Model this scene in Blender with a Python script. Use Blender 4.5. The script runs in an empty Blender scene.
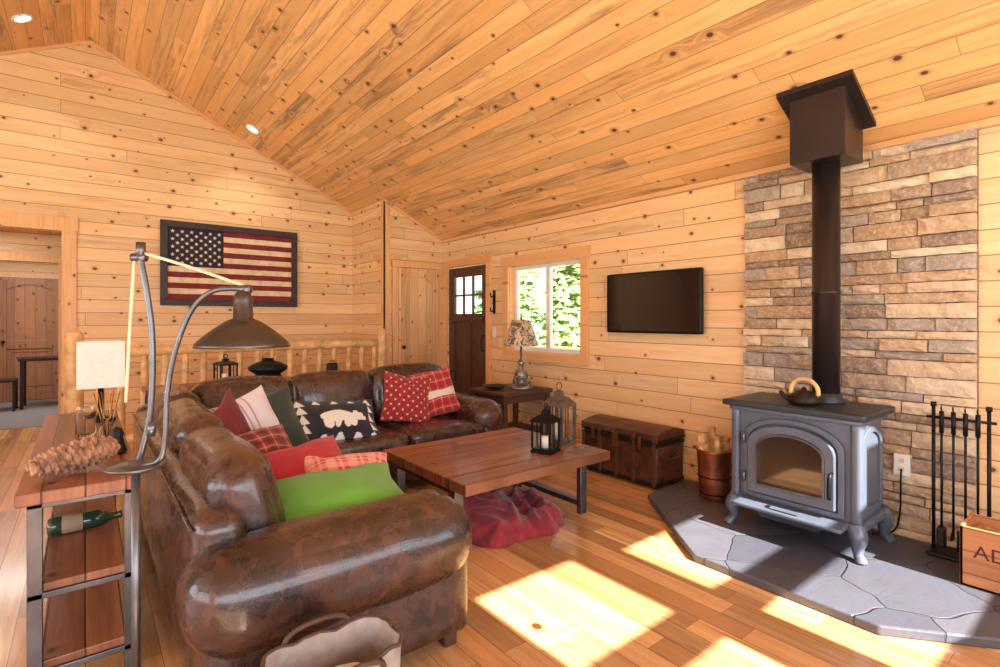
import bpy, bmesh, math, random
from mathutils import Vector, Matrix, noise
random.seed(7)
scene = bpy.context.scene
COL = scene.collection
try:
    scene.view_settings.view_transform = 'Standard'
    scene.view_settings.look = 'None'
except Exception as e:
    print(e)

def S(r, g, b):
    def f(c):
        c = c/255.0
        return c/12.92 if c <= 0.04045 else ((c+0.055)/1.055)**2.4
    return (f(r), f(g), f(b), 1.0)

# ------------------------------------------------------------ node helper
class NB:
    def __init__(s, name):
        s.m = bpy.data.materials.new(name); s.m.use_nodes = True
        s.t = s.m.node_tree; s.N = s.t.nodes; s.L = s.t.links
        s.b = s.N['Principled BSDF']
    def n(s, typ, props=None, **ins):
        nd = s.N.new(typ)
        for k, v in (props or {}).items(): setattr(nd, k, v)
        for k, v in ins.items():
            key = int(k[1:]) if (k[0] == 'i' and k[1:].isdigit()) else k.replace('_', ' ')
            s.set(nd.inputs[key], v)
        return nd
    def set(s, inp, v):
        if isinstance(v, bpy.types.NodeSocket): s.L.new(v, inp)
        else: inp.default_value = v
    def math(s, op, a, b=0.0, c=0.0, clamp=False):
        nd = s.N.new('ShaderNodeMath'); nd.operation = op; nd.use_clamp = clamp
        s.set(nd.inputs[0], a); s.set(nd.inputs[1], b); s.set(nd.inputs[2], c)
        return nd.outputs[0]
    def mr(s, v, a, b, c, d):
        nd = s.N.new('ShaderNodeMapRange'); nd.clamp = True
        for i, x in enumerate((v, a, b, c, d)): s.set(nd.inputs[i], x)
        return nd.outputs[0]
    def mix(s, f, a, b, blend='MIX'):
        nd = s.N.new('ShaderNodeMix'); nd.data_type = 'RGBA'; nd.blend_type = blend
        s.set(nd.inputs[0], f); s.set(nd.inputs[6], a); s.set(nd.inputs[7], b)
        return nd.outputs[2]
    def comb(s, x, y, z):
        nd = s.N.new('ShaderNodeCombineXYZ')
        for i, v in enumerate((x, y, z)): s.set(nd.inputs[i], v)
        return nd.outputs[0]
    def coords(s):
        tc = s.N.new('ShaderNodeTexCoord'); sp = s.N.new('ShaderNodeSeparateXYZ')
        s.L.new(tc.outputs['Object'], sp.inputs[0])
        return tc.outputs['Object'], sp.outputs[0], sp.outputs[1], sp.outputs[2]
    def noise(s, vec, scale, detail=3, rough=.5, dist=0.0):
        nd = s.n('ShaderNodeTexNoise', None, Vector=vec, Scale=scale, Detail=detail, Roughness=rough, Distortion=dist)
        return nd.outputs[0]
    def bump(s, h, strength=.3, dist=.01):
        nd = s.n('ShaderNodeBump', None, Height=h, Strength=strength, Distance=dist)
        s.L.new(nd.outputs[0], s.b.inputs['Normal'])
    def out(s, col=None, rough=None, metal=None, **kw):
        if col is not None: s.set(s.b.inputs['Base Color'], col)
        if rough is not None: s.set(s.b.inputs['Roughness'], rough)
        if metal is not None: s.set(s.b.inputs['Metallic'], metal)
        for k, v in kw.items(): s.set(s.b.inputs[k.replace('_', ' ')], v)
        return s.m

def simple(name, col, rough=.5, metal=0.0, var=.15, scale=8.0, bump=.1, **kw):
    b = NB(name); o, x, y, z = b.coords()
    nz = b.noise(o, scale, 4)
    dark = (col[0]*(1-var*2), col[1]*(1-var*2), col[2]*(1-var*2), 1)
    lite = (min(1, col[0]*(1+var)), min(1, col[1]*(1+var)), min(1, col[2]*(1+var)), 1)
    c = b.mix(b.mr(nz, .3, .7, 0, 1), dark, lite)
    if bump: b.bump(b.noise(o, scale*12, 3), bump, .003)
    return b.out(c, rough, metal, **kw)

def planks(name, along, across, w, L, base, alt, dark, knotcol, streak=.4, knots=.5, kd=4.5,
           groove=.5, rough=.45, ascale=1.0, grain=14, gw=.0035, bump=.4, var=.5, coat=0.0, endgap=True, kr=1.0,
           s0=.52, s1=.68, valvar=.12):
    b = NB(name); o, x, y, z = b.coords()
    pick = {'x': x, 'y': y, 'z': z}
    l = b.math('ADD', x, y) if along == 'xy' else pick[along]
    a = b.math('MULTIPLY', pick[across], ascale)
    aw = b.math('DIVIDE', a, w); r = b.math('FLOOR', aw); fr = b.math('FRACT', aw)
    wn = b.n('ShaderNodeTexWhiteNoise', {'noise_dimensions': '1D'}, W=r).outputs[0]
    ll = b.math('ADD', b.math('DIVIDE', l, L), b.math('MULTIPLY', wn, 7.3))
    c = b.math('FLOOR', ll); fl = b.math('FRACT', ll)
    w3 = b.n('ShaderNodeTexWhiteNoise', {'noise_dimensions': '3D'}, Vector=b.comb(r, c, 3.3))
    v1 = w3.outputs[0]; sc = b.n('ShaderNodeSeparateColor', None, Color=w3.outputs[1])
    v2 = sc.outputs[1]
    vo = b.n('ShaderNodeTexVoronoi', {'voronoi_dimensions': '2D'},
             Vector=b.comb(b.math('MULTIPLY', l, kd*.8), b.math('MULTIPLY', a, kd), 0), Scale=1.0)
    d = vo.outputs['Distance']; vc = b.n('ShaderNodeSeparateColor', None, Color=vo.outputs['Color'])
    sel = b.math('LESS_THAN', vc.outputs[0], knots)
    rad = b.mr(vc.outputs[1], 0, 1, .03*kr, .085*kr)
    dr = b.math('DIVIDE', d, rad)
    km = b.math('MULTIPLY', b.mr(dr, .75, 1.1, 1, 0), sel)
    halo = b.math('MULTIPLY', b.mr(dr, .9, 2.4, .6, 0), sel)
    warp = b.math('MULTIPLY', b.mr(dr, 0, 5, 1.6, 0), sel)
    ga = b.math('ADD', b.math('MULTIPLY', a, grain), warp)
    g = b.noise(b.comb(b.math('MULTIPLY', l, 1.1), ga, b.math('MULTIPLY', v1, 40)), 1.6, 5, .6, .5)
    st = b.noise(b.comb(b.math('MULTIPLY', l, .9), b.math('MULTIPLY', ga, .7), b.math('ADD', 9.0, b.math('MULTIPLY', v2, 30))), 1.3, 4, .65, .5)
    col = b.mix(b.mr(g, .3, .7, 0, 1), base, alt)
    col = b.mix(b.math('MULTIPLY', v1, var), col, alt)
    sf = b.math('MULTIPLY', b.mr(st, s0, s1, 0, 1), b.math('MULTIPLY', b.mr(v2, .25, 1, .15, 1), streak))
    col = b.mix(sf, col, dark)
    hs = b.n('ShaderNodeHueSaturation', None, Value=b.mr(sc.outputs[2], 0, 1, 1-valvar, 1+valvar), Color=col)
    col = hs.outputs[0]
    col = b.mix(halo, col, dark)
    col = b.mix(km, col, knotcol)
    e = b.math('MULTIPLY', b.math('MINIMUM', fr, b.math('SUBTRACT', 1.0, fr)), w)
    gm = b.mr(e, gw*.3, gw, 1, 0)
    if endgap:
        e2 = b.math('MULTIPLY', b.math('MINIMUM', fl, b.math('SUBTRACT', 1.0, fl)), L)
        gm = b.math('MAXIMUM', gm, b.mr(e2, gw*.2, gw*.6, 1, 0))
    col = b.mix(b.math('MULTIPLY', gm, groove), col, (dark[0]*.35, dark[1]*.3, dark[2]*.3, 1))
    h = b.math('SUBTRACT', b.math('MULTIPLY', g, .12), gm)
    b.bump(h, bump, .004)
    b.out(col, rough)
    if coat: b.b.inputs['Coat Weight'].default_value = coat; b.b.inputs['Coat Roughness'].default_value = .12
    return b.m

# ------------------------------------------------------------ mesh helpers
def mkobj(name, verts, faces, mats, mi=None, parent=None, smooth=False, colors=None, bevel=0, bseg=2, autos=False):
    me = bpy.data.meshes.new(name); me.from_pydata([tuple(v) for v in verts], [], faces); me.update()
    if not isinstance(mats, (list, tuple)): mats = [mats]
    for m in mats: me.materials.append(m)
    if mi:
        for p, i in zip(me.polygons, mi): p.material_index = i
    bm = bmesh.new(); bm.from_mesh(me); bmesh.ops.recalc_face_normals(bm, faces=bm.faces); bm.to_mesh(me); bm.free()
    if smooth:
        for p in me.polygons: p.use_smooth = True
    if colors:
        at = me.color_attributes.new('Col', 'FLOAT_COLOR', 'POINT')
        for i, c in enumerate(colors): at.data[i].color = c
    ob = bpy.data.objects.new(name, me); COL.objects.link(ob)
    if bevel:
        md = ob.modifiers.new('b', 'BEVEL'); md.width = bevel; md.segments = bseg; md.limit_method = 'ANGLE'
    if parent:
        ob.parent = parent; ob.matrix_parent_inverse = Matrix.Translation(parent.location).inverted()
    return ob

def empty(name, loc=(0, 0, 0)):
    e = bpy.data.objects.new(name, None); e.location = loc; e.empty_display_size = .1; COL.objects.link(e); return e

BF = [(0, 3, 2, 1), (4, 5, 6, 7), (0, 1, 5, 4), (1, 2, 6, 5), (2, 3, 7, 6), (3, 0, 4, 7)]
def bverts(x0, x1, y0, y1, z0, z1):
    return [(x0, y0, z0), (x1, y0, z0), (x1, y1, z0), (x0, y1, z0), (x0, y0, z1), (x1, y0, z1), (x1, y1, z1), (x0, y1, z1)]
def boxes(name, bl, mat, parent=None, bevel=0, mi=None):
    V = []; F = []; M = []
    for k, bx in enumerate(bl):
        o = len(V); V += bverts(*bx); F += [tuple(i+o for i in f) for f in BF]; M += [mi[k] if mi else 0]*6
    return mkobj(name, V, F, mat, M, parent, bevel=bevel)
def box(name, x0, x1, y0, y1, z0, z1, mat, parent=None, bevel=0):
    return boxes(name, [(x0, x1, y0, y1, z0, z1)], mat, parent, bevel)

def prism(name, poly, axis, a0, a1, mat, parent=None, bevel=0, smooth=False):
    """poly 2D pts; axis = extrusion axis. axis x: (y,z); y: (x,z); z: (x,y)"""
    def P(p, a):
        return {'x': (a, p[0], p[1]), 'y': (p[0], a, p[1]), 'z': (p[0], p[1], a)}[axis]
    n = len(poly); V = [P(p, a0) for p in poly]+[P(p, a1) for p in poly]
    F = [tuple(range(n)), tuple(range(n, 2*n))]+[(i, (i+1) % n, n+(i+1) % n, n+i) for i in range(n)]
    return mkobj(name, V, F, mat, None, parent, bevel=bevel)
def ringprism(name, outer, inner, axis, a0, a1, mat, parent=None, bevel=0):
    def P(p, a):
        return {'x': (a, p[0], p[1]), 'y': (p[0], a, p[1]), 'z': (p[0], p[1], a)}[axis]
    n = len(outer); V = [P(p, a0) for p in outer]+[P(p, a0) for p in inner]+[P(p, a1) for p in outer]+[P(p, a1) for p in inner]
    F = []
    for i in range(n):
        j = (i+1) % n
        F += [(i, j, n+j, n+i), (2*n+i, 2*n+j, 3*n+j, 3*n+i), (i, j, 2*n+j, 2*n+i), (n+i, n+j, 3*n+j, 3*n+i)]
    return mkobj(name, V, F, mat, None, parent, bevel=bevel)
def archloop(a0, a1, z0, z1, rise, n=12):
    p = [(a0, z0), (a1, z0)]
    c = (a0+a1)/2; h = (a1-a0)/2
    for i in range(n+1):
        t = math.pi*i/n
        p.append((c+h*math.cos(t), z1-rise+rise*math.sin(t)))
    return p

def tubegeo(pts, r, seg=10, smooth_n=0):
    pts = [Vector(p) for p in pts]
    rs = list(r) if isinstance(r, (list, tuple)) else [r]*len(pts)
    if smooth_n and len(pts) > 2:
        q = []; rr = []
        for i in range(len(pts)-1):
            p0 = pts[max(i-1, 0)]; p1 = pts[i]; p2 = pts[i+1]; p3 = pts[min(i+2, len(pts)-1)]
            for k in range(smooth_n):
                t = k/smooth_n
                q.append(.5*((2*p1)+(-p0+p2)*t+(2*p0-5*p1+4*p2-p3)*t*t+(-p0+3*p1-3*p2+p3)*t**3))
                rr.append(rs[i]*(1-t)+rs[i+1]*t)
        q.append(pts[-1]); rr.append(rs[-1]); pts = q; rs = rr
    V = []; F = []; n = len(pts); up = None
    for i, p in enumerate(pts):
        d = (pts[min(i+1, n-1)]-pts[max(i-1, 0)]).normalized()
        if up is None:
            up = Vector((0, 0, 1)) if abs(d.z) < .9 else Vector((1, 0, 0))
        s = d.cross(up).normalized(); up = s.cross(d).normalized()
        for k in range(seg):
            a = 2*math.pi*k/seg
            V.append(p+(s*math.cos(a)+up*math.sin(a))*rs[i])
    for i in range(n-1):
        for k in range(seg):
            k2 = (k+1) % seg
            F.append((i*seg+k, i*seg+k2, (i+1)*seg+k2, (i+1)*seg+k))
    F.append(tuple(range(seg))); F.append(tuple(range((n-1)*seg, n*seg)))
    return V, F
def tube(name, pts, r, mat, parent=None, seg=10, sm=0):
    V, F = tubegeo(pts, r, seg, sm)
    return mkobj(name, V, F, mat, None, parent, smooth=True)
def tubes(name, lst, mat, parent=None, seg=10):
    V = []; F = []
    for it in lst:
        v, f = tubegeo(it[0], it[1], seg, it[2] if len(it) > 2 else 0)
        o = len(V); V += v; F += [tuple(i+o for i in q) for q in f]
    return mkobj(name, V, F, mat, None, parent, smooth=True)
def lathe(name, prof, cx, cy, mat, parent=None, seg=28, smooth=True, sx=1, sy=1):
    V = []; F = []; n = len(prof)
    for (r, z) in prof:
        for k in range(seg):
            a = 2*math.pi*k/seg
            V.append((cx+r*math.cos(a)*sx, cy+r*math.sin(a)*sy, z))
    for i in range(n-1):
        for k in range(seg):
            k2 = (k+1) % seg
            F.append((i*seg+k, i*seg+k2, (i+1)*seg+k2, (i+1)*seg+k))
    if prof[0][0] > 0: F.append(tuple(range(seg)))
    if prof[-1][0] > 0: F.append(tuple(range((n-1)*seg, n*seg)))
    return mkobj(name, V, F, mat, None, parent, smooth=smooth)

def softgeo(c, half, r, N=12, puff=(0, 0, 0), R=None, nz=0.0, ns=4.0, seed=0):
    V = []; F = []; idx = {}
    c = Vector(c); hx, hy, hz = half
    def g(i, j, k):
        key = (i, j, k)
        if key in idx: return idx[key]
        p = [2*t/N-1 for t in key]
        # concentrate samples near edges
        p = [math.copysign(1-(1-abs(t))**1.5, t) if abs(t) > 0 else 0.0 for t in p]
        P = Vector((p[0]*hx, p[1]*hy, p[2]*hz))
        q = Vector((max(-(hx-r), min(hx-r, P.x)), max(-(hy-r), min(hy-r, P.y)), max(-(hz-r), min(hz-r, P.z))))
        d = P-q
        if d.length > 1e-9: P = q+d.normalized()*r
        f = lambda a, b: (1-a*a)*(1-b*b)
        P.x += math.copysign(puff[0]*f(p[1], p[2]), p[0])*(abs(p[0]))
        P.y += math.copysign(puff[1]*f(p[0], p[2]), p[1])*(abs(p[1]))
        P.z += math.copysign(puff[2]*f(p[0], p[1]), p[2])*(abs(p[2]))
        if nz:
            P += nz*noise.noise_vector(P*ns+Vector((seed, seed*1.7, 3)))
        if R: P = R @ P
        V.append(P+c); idx[key] = len(V)-1
        return idx[key]
    for a in range(N):
        for b_ in range(N):
            for (ax, s) in ((0, 0), (0, N), (1, 0), (1, N), (2, 0), (2, N)):
                def K(u, v):
                    t = [0, 0, 0]; t[ax] = s; o = [i for i in range(3) if i != ax]; t[o[0]] = u; t[o[1]] = v
                    return g(*t)
                F.append((K(a, b_), K(a+1, b_), K(a+1, b_+1), K(a, b_+1)))
    return V, F
def soft(name, c, half, r, mat, parent=None, **kw):
    r = min(r, min(half)*.98)
    V, F = softgeo(c, half, r, **kw)
    return mkobj(name, V, F, mat, None, parent, smooth=True)
def softb(name, x0, x1, y0, y1, z0, z1, r, mat, parent=None, **kw):
    return soft(name, ((x0+x1)/2, (y0+y1)/2, (z0+z1)/2), ((x1-x0)/2, (y1-y0)/2, (z1-z0)/2), r, mat, parent, **kw)

def basis(n, up):
    n = Vector(n).normalized(); up = Vector(up); up = (up-n*up.dot(n)).normalized(); r = up.cross(n)
    return Matrix((r, up, n)).transposed()
vcol = NB('woven_fabric')
_at = vcol.n('ShaderNodeAttribute', {'attribute_name': 'Col'})
_o = vcol.coords()[0]
vcol.bump(vcol.noise(_o, 260, 2), .35, .002)
M_FAB = vcol.out(_at.outputs['Color'], .9)
M_FAB.node_tree.nodes['Principled BSDF'].inputs['Sheen Weight'].default_value = .2

def pillow(name, c, w, h, t, n, up, colfn, N=44, roll=0, seed=1):
    R = basis(n, up)
    if roll: R = R @ Matrix.Rotation(math.radians(roll), 3, 'Z')
    V = []; C = []; F = []; c = Vector(c)
    for side in (1, -1):
        for j in range(N+1):
            for i in range(N+1):
                u = 2*i/N-1; v = 2*j/N-1
                e = max(0, (1-u**4)*(1-v**4))**.55*(.45+.55*(1-u*u*.9)*(1-v*v*.9))
                x = w/2*u*(1-.09*(1-v*v)); y = h/2*v*(1-.09*(1-u*u))
                z = side*t/2*e
                P = Vector((x, y, z)); P += noise.noise_vector(P*7+Vector((seed, 0, seed)))*.016
                V.append(R @ P+c); C.append(colfn((u+1)/2, (v+1)/2))
    M = (N+1)*(N+1)
    for s in range(2):
        for j in range(N):
            for i in range(N):
                a = s*M+j*(N+1)+i
                F.append((a, a+1, a+N+2, a+N+1))
    ob = mkobj(name, V, F, M_FAB, None, None, smooth=True, colors=C)
    bm = bmesh.new(); bm.from_mesh(ob.data); bmesh.ops.remove_doubles(bm, verts=bm.verts, dist=.0005)
    bmesh.ops.recalc_face_normals(bm, faces=bm.faces); bm.to_mesh(ob.data); bm.free()
    return ob

# ------------------------------------------------------------ materials
M_WALL = planks('knotty_pine_wall', 'xy', 'z', .142, 3.2, S(241, 211, 166), S(230, 185, 130), S(202, 146, 94), S(112, 64, 36),
                streak=.6, knots=.6, kd=5.2, groove=.8, rough=.5, grain=15, gw=.005, var=.6, kr=1.1, s0=.5, s1=.66, valvar=.09)
M_CEIL = planks('knotty_pine_ceiling', 'y', 'x', .125, 2.6, S(245, 204, 144), S(231, 172, 106), S(150, 112, 80), S(98, 60, 36),
                streak=.95, knots=.5, kd=5, groove=.65, rough=.42, ascale=1.118, grain=17, gw=.0035, var=.7, kr=1.1, s0=.46, s1=.64, valvar=.12)
M_FLOOR = planks('hardwood_floor', 'y', 'x', .12, 1.3, S(222, 182, 132), S(192, 138, 88), S(136, 90, 54), S(92, 54, 30),
                 streak=.65, knots=.12, kd=3, groove=.75, rough=.25, grain=16, gw=.0024, var=.95, coat=.35, bump=.15, valvar=.32, s0=.5, s1=.66)
TRM = (S(236, 190, 136), S(218, 162, 106), S(180, 120, 72), S(112, 60, 32))
M_TRIM = planks('pine_trim', 'z', 'x', 5.0, 50, *TRM, streak=.4, knots=.3, kd=5, groove=0, rough=.45, grain=30, endgap=False)
M_TRIMH = planks('pine_trim_horizontal', 'xy', 'z', 5.0, 50, *TRM, streak=.4, knots=.3, kd=5, groove=0, rough=.45, grain=30, endgap=False)
M_RUST = planks('rustic_tabletop', 'x', 'y', .145, 3, S(172, 116, 78), S(138, 84, 54), S(76, 44, 28), S(38, 22, 16),
                streak=.95, knots=.5, kd=4, groove=.95, rough=.4, grain=18, gw=.005, var=.85, coat=.15, s0=.42, s1=.6, valvar=.28)
M_RUSTY = planks('rustic_console_wood', 'y', 'x', .12, 3, S(168, 110, 78), S(136, 82, 56), S(76, 44, 28), S(38, 22, 16),
                 streak=.95, knots=.5, kd=5, groove=.9, rough=.4, grain=18, gw=.0045, var=.85, coat=.15, s0=.42, s1=.6, valvar=.28)
M_DARKWOOD = planks('dark_walnut', 'xy', 'z', .5, 5, S(92, 60, 44), S(68, 44, 32), S(40, 26, 20), S(24, 14, 10), streak=.5,
                    knots=.2, groove=.4, rough=.5, grain=20)
M_DOOR = planks('knotty_alder_door', 'z', 'x', .13, 5, S(230, 186, 134), S(214, 162, 108), S(172, 118, 72), S(98, 56, 30),
                streak=.55, knots=.55, kd=6, groove=.7, rough=.42, grain=18, endgap=False)
M_HALLDOOR = planks('hall_door_wood', 'z', 'x', .13, 5, S(172, 120, 84), S(146, 96, 66), S(104, 66, 44), S(66, 38, 26),
                    streak=.45, knots=.55, kd=6, groove=.6, rough=.42, grain=18, endgap=False)
M_FDOOR = planks('front_door_wood', 'z', 'y', .12, 5, S(96, 64, 44), S(76, 50, 34), S(48, 32, 24), S(28, 18, 12),
                 streak=.5, knots=.3, kd=6, groove=.6, rough=.45, grain=18, endgap=False)
M_LOG = simple('peeled_log', S(230, 184, 124), .5, var=.2, scale=9, bump=.2)

b = NB('brown_leather'); o, x, y, z = b.coords()
n1 = b.noise(o, 3.2, 4, .6, .6); n2 = b.noise(o, 11, 4, .65, .8)
c = b.mix(b.mr(n1, .38, .66, 0, 1), S(36, 23, 22), S(78, 49, 41))
c = b.mix(b.mr(n2, .5, .76, 0, .42), c, S(132, 82, 60))
vv = b.n('ShaderNodeTexVoronoi', {'feature': 'DISTANCE_TO_EDGE'}, Vector=o, Scale=160.0)
b.bump(b.math('ADD', b.math('MULTIPLY', n2, 1.2), b.mr(vv.outputs[0], 0, .15, 0, .12)), .32, .012)
M_LEATHER = b.out(c, b.mr(n2, .3, .7, .2, .34), 0.0, Coat_Weight=.6, Coat_Roughness=.14)

M_BLACK = simple('black_iron', S(34, 33, 35), .45, .7, bump=.15)
M_STOVE = simple('stove_enamel', S(98, 106, 121), .36, .3, var=.06, scale=5, bump=.05)
M_STOVED = simple('stove_cast_dark', S(54, 58, 66), .4, .3, var=.08, scale=6, bump=.1)
M_PIPE = simple('stove_pipe_steel', S(58, 48, 47), .34, .5, var=.1, scale=4, bump=.03)
M_STEEL = simple('gunmetal', S(112, 112, 116), .35, .85, var=.15, bump=.05)
M_SILVER = simple('antique_pewter', S(150, 142, 134), .4, .8, var=.25, scale=20, bump=.2)
M_COPPER = simple('aged_copper', S(176, 106, 76), .35, .85, var=.25, scale=8, bump=.2)
M_WHITE = simple('white_vinyl', S(232, 230, 224), .4, var=.03, bump=.02)
M_PLATE = simple('white_plastic', S(235, 232, 225), .4, var=.02, bump=0)
M_CREAM = simple('cream_cord', S(226, 204, 170), .7, var=.1)
M_SHADEW = simple('linen_lampshade', S(240, 236, 226), .9, var=.04, scale=60, bump=.2)
M_BRASS = simple('brass', S(170, 130, 70), .3, .9, var=.1)
M_PINE = simple('pinecone_scale', S(184, 140, 110), .75, var=.3, scale=30, bump=.3)
M_SCREEN = NB('tv_screen').out((.006, .006, .008, 1), .08, 0.0, Coat_Weight=.5)
M_SG = NB('stove_glass').out((.05, .03, .018, 1), .06, .0, Coat_Weight=1.0)
g = NB('clear_glass'); M_GLASS = g.out((.95, .97, .97, 1), .02, 0.0, Transmission_Weight=1.0, IOR=1.12)
M_GREENG = NB('bottle_glass').out((.02, .05, .03, 1), .08, 0.0, Coat_Weight=.5)
M_CANVAS = simple('canvas', S(160, 148, 144), .9, var=.1, scale=30, bump=.4)
M_STRAP = simple('bag_strap_leather', S(80, 54, 40), .6, var=.15)
M_PAPER = simple('folded_linen', S(214, 208, 206), .85, var=.08, scale=14)
M_LABEL = simple('aged_label', S(150, 134, 112), .8, var=.1)
M_CRATE = planks('crate_wood', 'xy', 'z', .11, 3, S(200, 138, 90), S(178, 114, 70), S(124, 76, 44), S(70, 38, 22), streak=.5, knots=.3, groove=.8, grain=20)
M_BARK = simple('firewood', S(214, 172, 126), .8, var=.3, scale=25, bump=.4)
M_MAROON = simple('maroon_fleece', S(146, 40, 54), .95, var=.2, scale=14, bump=.6)
M_MAROON.node_tree.nodes['Principled BSDF'].inputs['Sheen Weight'].default_value = .3
M_CARPET = simple('gray_carpet', S(130, 126, 130), .95, var=.1, scale=60, bump=.5)
M_DUCT = simple('wrought_dark', S(40, 30, 26), .5, .4)
M_INK = simple('stencil_ink', S(96, 40, 30), .8, bump=0)
e = NB('warm_bulb'); M_BULB = e.out((1, .9, .7, 1), .5, 0.0, Emission_Color=(1, .85, .6, 1), Emission_Strength=6.0)
M_FRED = simple('flag_red', S(128, 40, 44), .85, var=.15, scale=12)
M_FCRM = simple('flag_cream', S(230, 206, 172), .85, var=.1, scale=12)
M_FNAVY = simple('flag_navy', S(36, 36, 58), .85, var=.15, scale=12)
M_FRAME = simple('flag_frame_dark', S(52, 36, 34), .5, var=.2, scale=14, bump=.2)

b = NB('ledger_stone'); o, x, y, z = b.coords()
at = b.n('ShaderNodeAttribute', {'attribute_name': 'Col'}).outputs['Color']
nA = b.noise(o, 14, 6, .65); nB = b.noise(o, 50, 4, .6)
c = b.mix(b.mr(nA, .35, .75, 0, .5), at, S(146, 120, 96), 'MIX')
c = b.mix(b.mr(nB, .45, .7, 0, .35), c, S(242, 224, 198))
b.bump(b.math('ADD', nA, b.math('MULTIPLY', nB, .4)), .75, .02)
M_STONE = b.out(c, .85)
b = NB('slate_flagstone'); o, x, y, z = b.coords()
wv = b.n('ShaderNodeVectorMath', {'operation': 'ADD'}, i0=b.comb(x, y, 0), i1=b.n('ShaderNodeVectorMath', {'operation': 'SCALE'}, i0=b.n('ShaderNodeTexNoise', None, Vector=o, Scale=3.0).outputs[1], Scale=.15).outputs[0]).outputs[0]
vo = b.n('ShaderNodeTexVoronoi', {'voronoi_dimensions': '2D', 'feature': 'DISTANCE_TO_EDGE'}, Vector=wv, Scale=2.0)
vf = b.n('ShaderNodeTexVoronoi', {'voronoi_dimensions': '2D'}, Vector=wv, Scale=2.0)
nz = b.noise(o, 5, 6, .65, .5)
sp = b.n('ShaderNodeSeparateColor', None, Color=vf.outputs['Color']).outputs[0]
c = b.mix(sp, S(60, 64, 76), S(92, 94, 104)); c = b.mix(b.mr(nz, .35, .7, 0, .6), c, S(80, 74, 76))
gm = b.mr(vo.outputs[0], .004, .012, 1, 0)
c = b.mix(b.math('MULTIPLY', gm, .6), c, S(40, 38, 40))
b.bump(b.math('SUBTRACT', b.math('MULTIPLY', nz, 1.4), gm), .6, .01)
M_SLATE = b.out(c, .48)
b = NB('old_trunk_leather'); o, x, y, z = b.coords()
nz = b.noise(o, 6, 5, .7, .6)
c = b.mix(b.mr(nz, .35, .68, 0, 1), S(44, 26, 22), S(104, 58, 42)); b.bump(b.noise(o, 40, 4), .4, .005)
M_TRUNK = b.out(c, .45)
M_LEAF = simple('pine_foliage', S(160, 190, 106), .9, var=.35, scale=5, bump=0)
M_TRK = simple('tree_trunk', S(150, 124, 100), .9)
M_GRASS = simple('grass_ground', S(196, 200, 150), .95, var=.2, scale=1)

# ------------------------------------------------------------ room shell
XR, XL, YB, YF = 3.92, -3.84, -1.3, 7.25
EAVE, RX, RZ = 2.46, .04, 4.40
def wall_holes(name, axis, p0, p1, u0, u1, z0, z1, holes, mat, extra=None):
    us = sorted(set([u0, u1]+[h[0] for h in holes]+[h[1] for h in holes]))
    zs = sorted(set([z0, z1]+[h[2] for h in holes]+[h[3] for h in holes]))
    bl = []
    for i in range(len(us)-1):
        for j in range(len(zs)-1):
            cu = (us[i]+us[i+1])/2; cz = (zs[j]+zs[j+1])/2
            if any(h[0] < cu < h[1] and h[2] < cz < h[3] for h in holes): continue
            bl.append((p0, p1, us[i], us[i+1], zs[j], zs[j+1]) if axis == 'x' else (us[i], us[i+1], p0, p1, zs[j], zs[j+1]))
    V = []; F = []
    for bx in bl:
        o = len(V); V += bverts(*bx); F += [tuple(i+o for i in f) for f in BF]
    if extra:
        n = len(extra); o = len(V)
        V += [(q[0], p0, q[1]) for q in extra]+[(q[0], p1, q[1]) for q in extra]
        F += [tuple(o+i for i in range(n)), tuple(o+n+i for i in range(n))]+[(o+i, o+(i+1) % n, o+n+(i+1) % n, o+n+i) for i in range(n)]
    return mkobj(name, V, F, mat)

box('floor', XL, XR+.13, YB-.1, 8.7, -.1, 0, M_FLOOR)
tri = [(XL, EAVE), (XR, EAVE), (RX, RZ)]
wall_holes('wall_gable', 'y', YF, YF+.12, XL, XR, 0, EAVE, [(-1.35, -.18, 0, 2.29)], M_WALL, tri)
WY0, WY1, WZ0, WZ1 = 3.58, 4.72, .98, 1.97
wall_holes('wall_right', 'x', XR, XR+.13, YB, YF+.1, 0, EAVE, [(WY0, WY1, WZ0, WZ1), (5.16, 6.07, 0, 2.05)], M_WALL)
wall_holes('wall_left', 'x', XL-.12, XL, YB, YF, 0, EAVE, [(0, 1.6, .7, 2.2), (2.6, 4.4, .7, 2.2)], M_WALL)
wins = [(1.47, 2.12, 2.14, 2.70), (2.45, 3.42, 2.14, 2.62), (1.47, 2.12, 1.46, 1.98), (2.45, 3.42, 1.46, 1.98)]
bth = .06
wall_holes('wall_back', 'y', YB-bth, YB, XL, XR, 0, 2.14, [(w[0], w[1], w[2], w[3]) for w in wins[2:]]+[(-1.6, .8, .9, 1.94)], M_WALL)
boxes('wall_back_upper', [(XL+.5, 1.47, YB-bth, YB, 2.14, 2.70), (2.12, 2.45, YB-bth, YB, 2.14, 2.70), (3.42, XR, YB-bth, YB, 2.14, 2.46), (2.45, 3.42, YB-bth, YB, 2.62, 2.70)], M_WALL)
prism('wall_back_gable', [(XL+.4, 2.70), (3.44, 2.70), (RX, RZ)], 'y', YB-bth, YB, M_WALL)
def slab(name, x0, z0, x1, z1, y0, y1, th, mat):
    V = [(x0, y0, z0), (x1, y0, z1), (x1, y1, z1), (x0, y1, z0), (x0, y0, z0+th), (x1, y0, z1+th), (x1, y1, z1+th), (x0, y1, z0+th)]
    return mkobj(name, V, BF, mat)
slab('ceiling', RX, RZ, XR+.2, EAVE-.1, YB-.15, YF+.12, .15, M_CEIL)
slab('ceiling_left_slope', RX, RZ, XL-.2, EAVE-.1, YB-.15, YF+.12, .15, M_CEIL)
prism('wall_closet', [(3.03, 0), (XR, 0), (XR, EAVE), (3.03, 2.903)], 'y', 6.19, YF, M_WALL)
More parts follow.
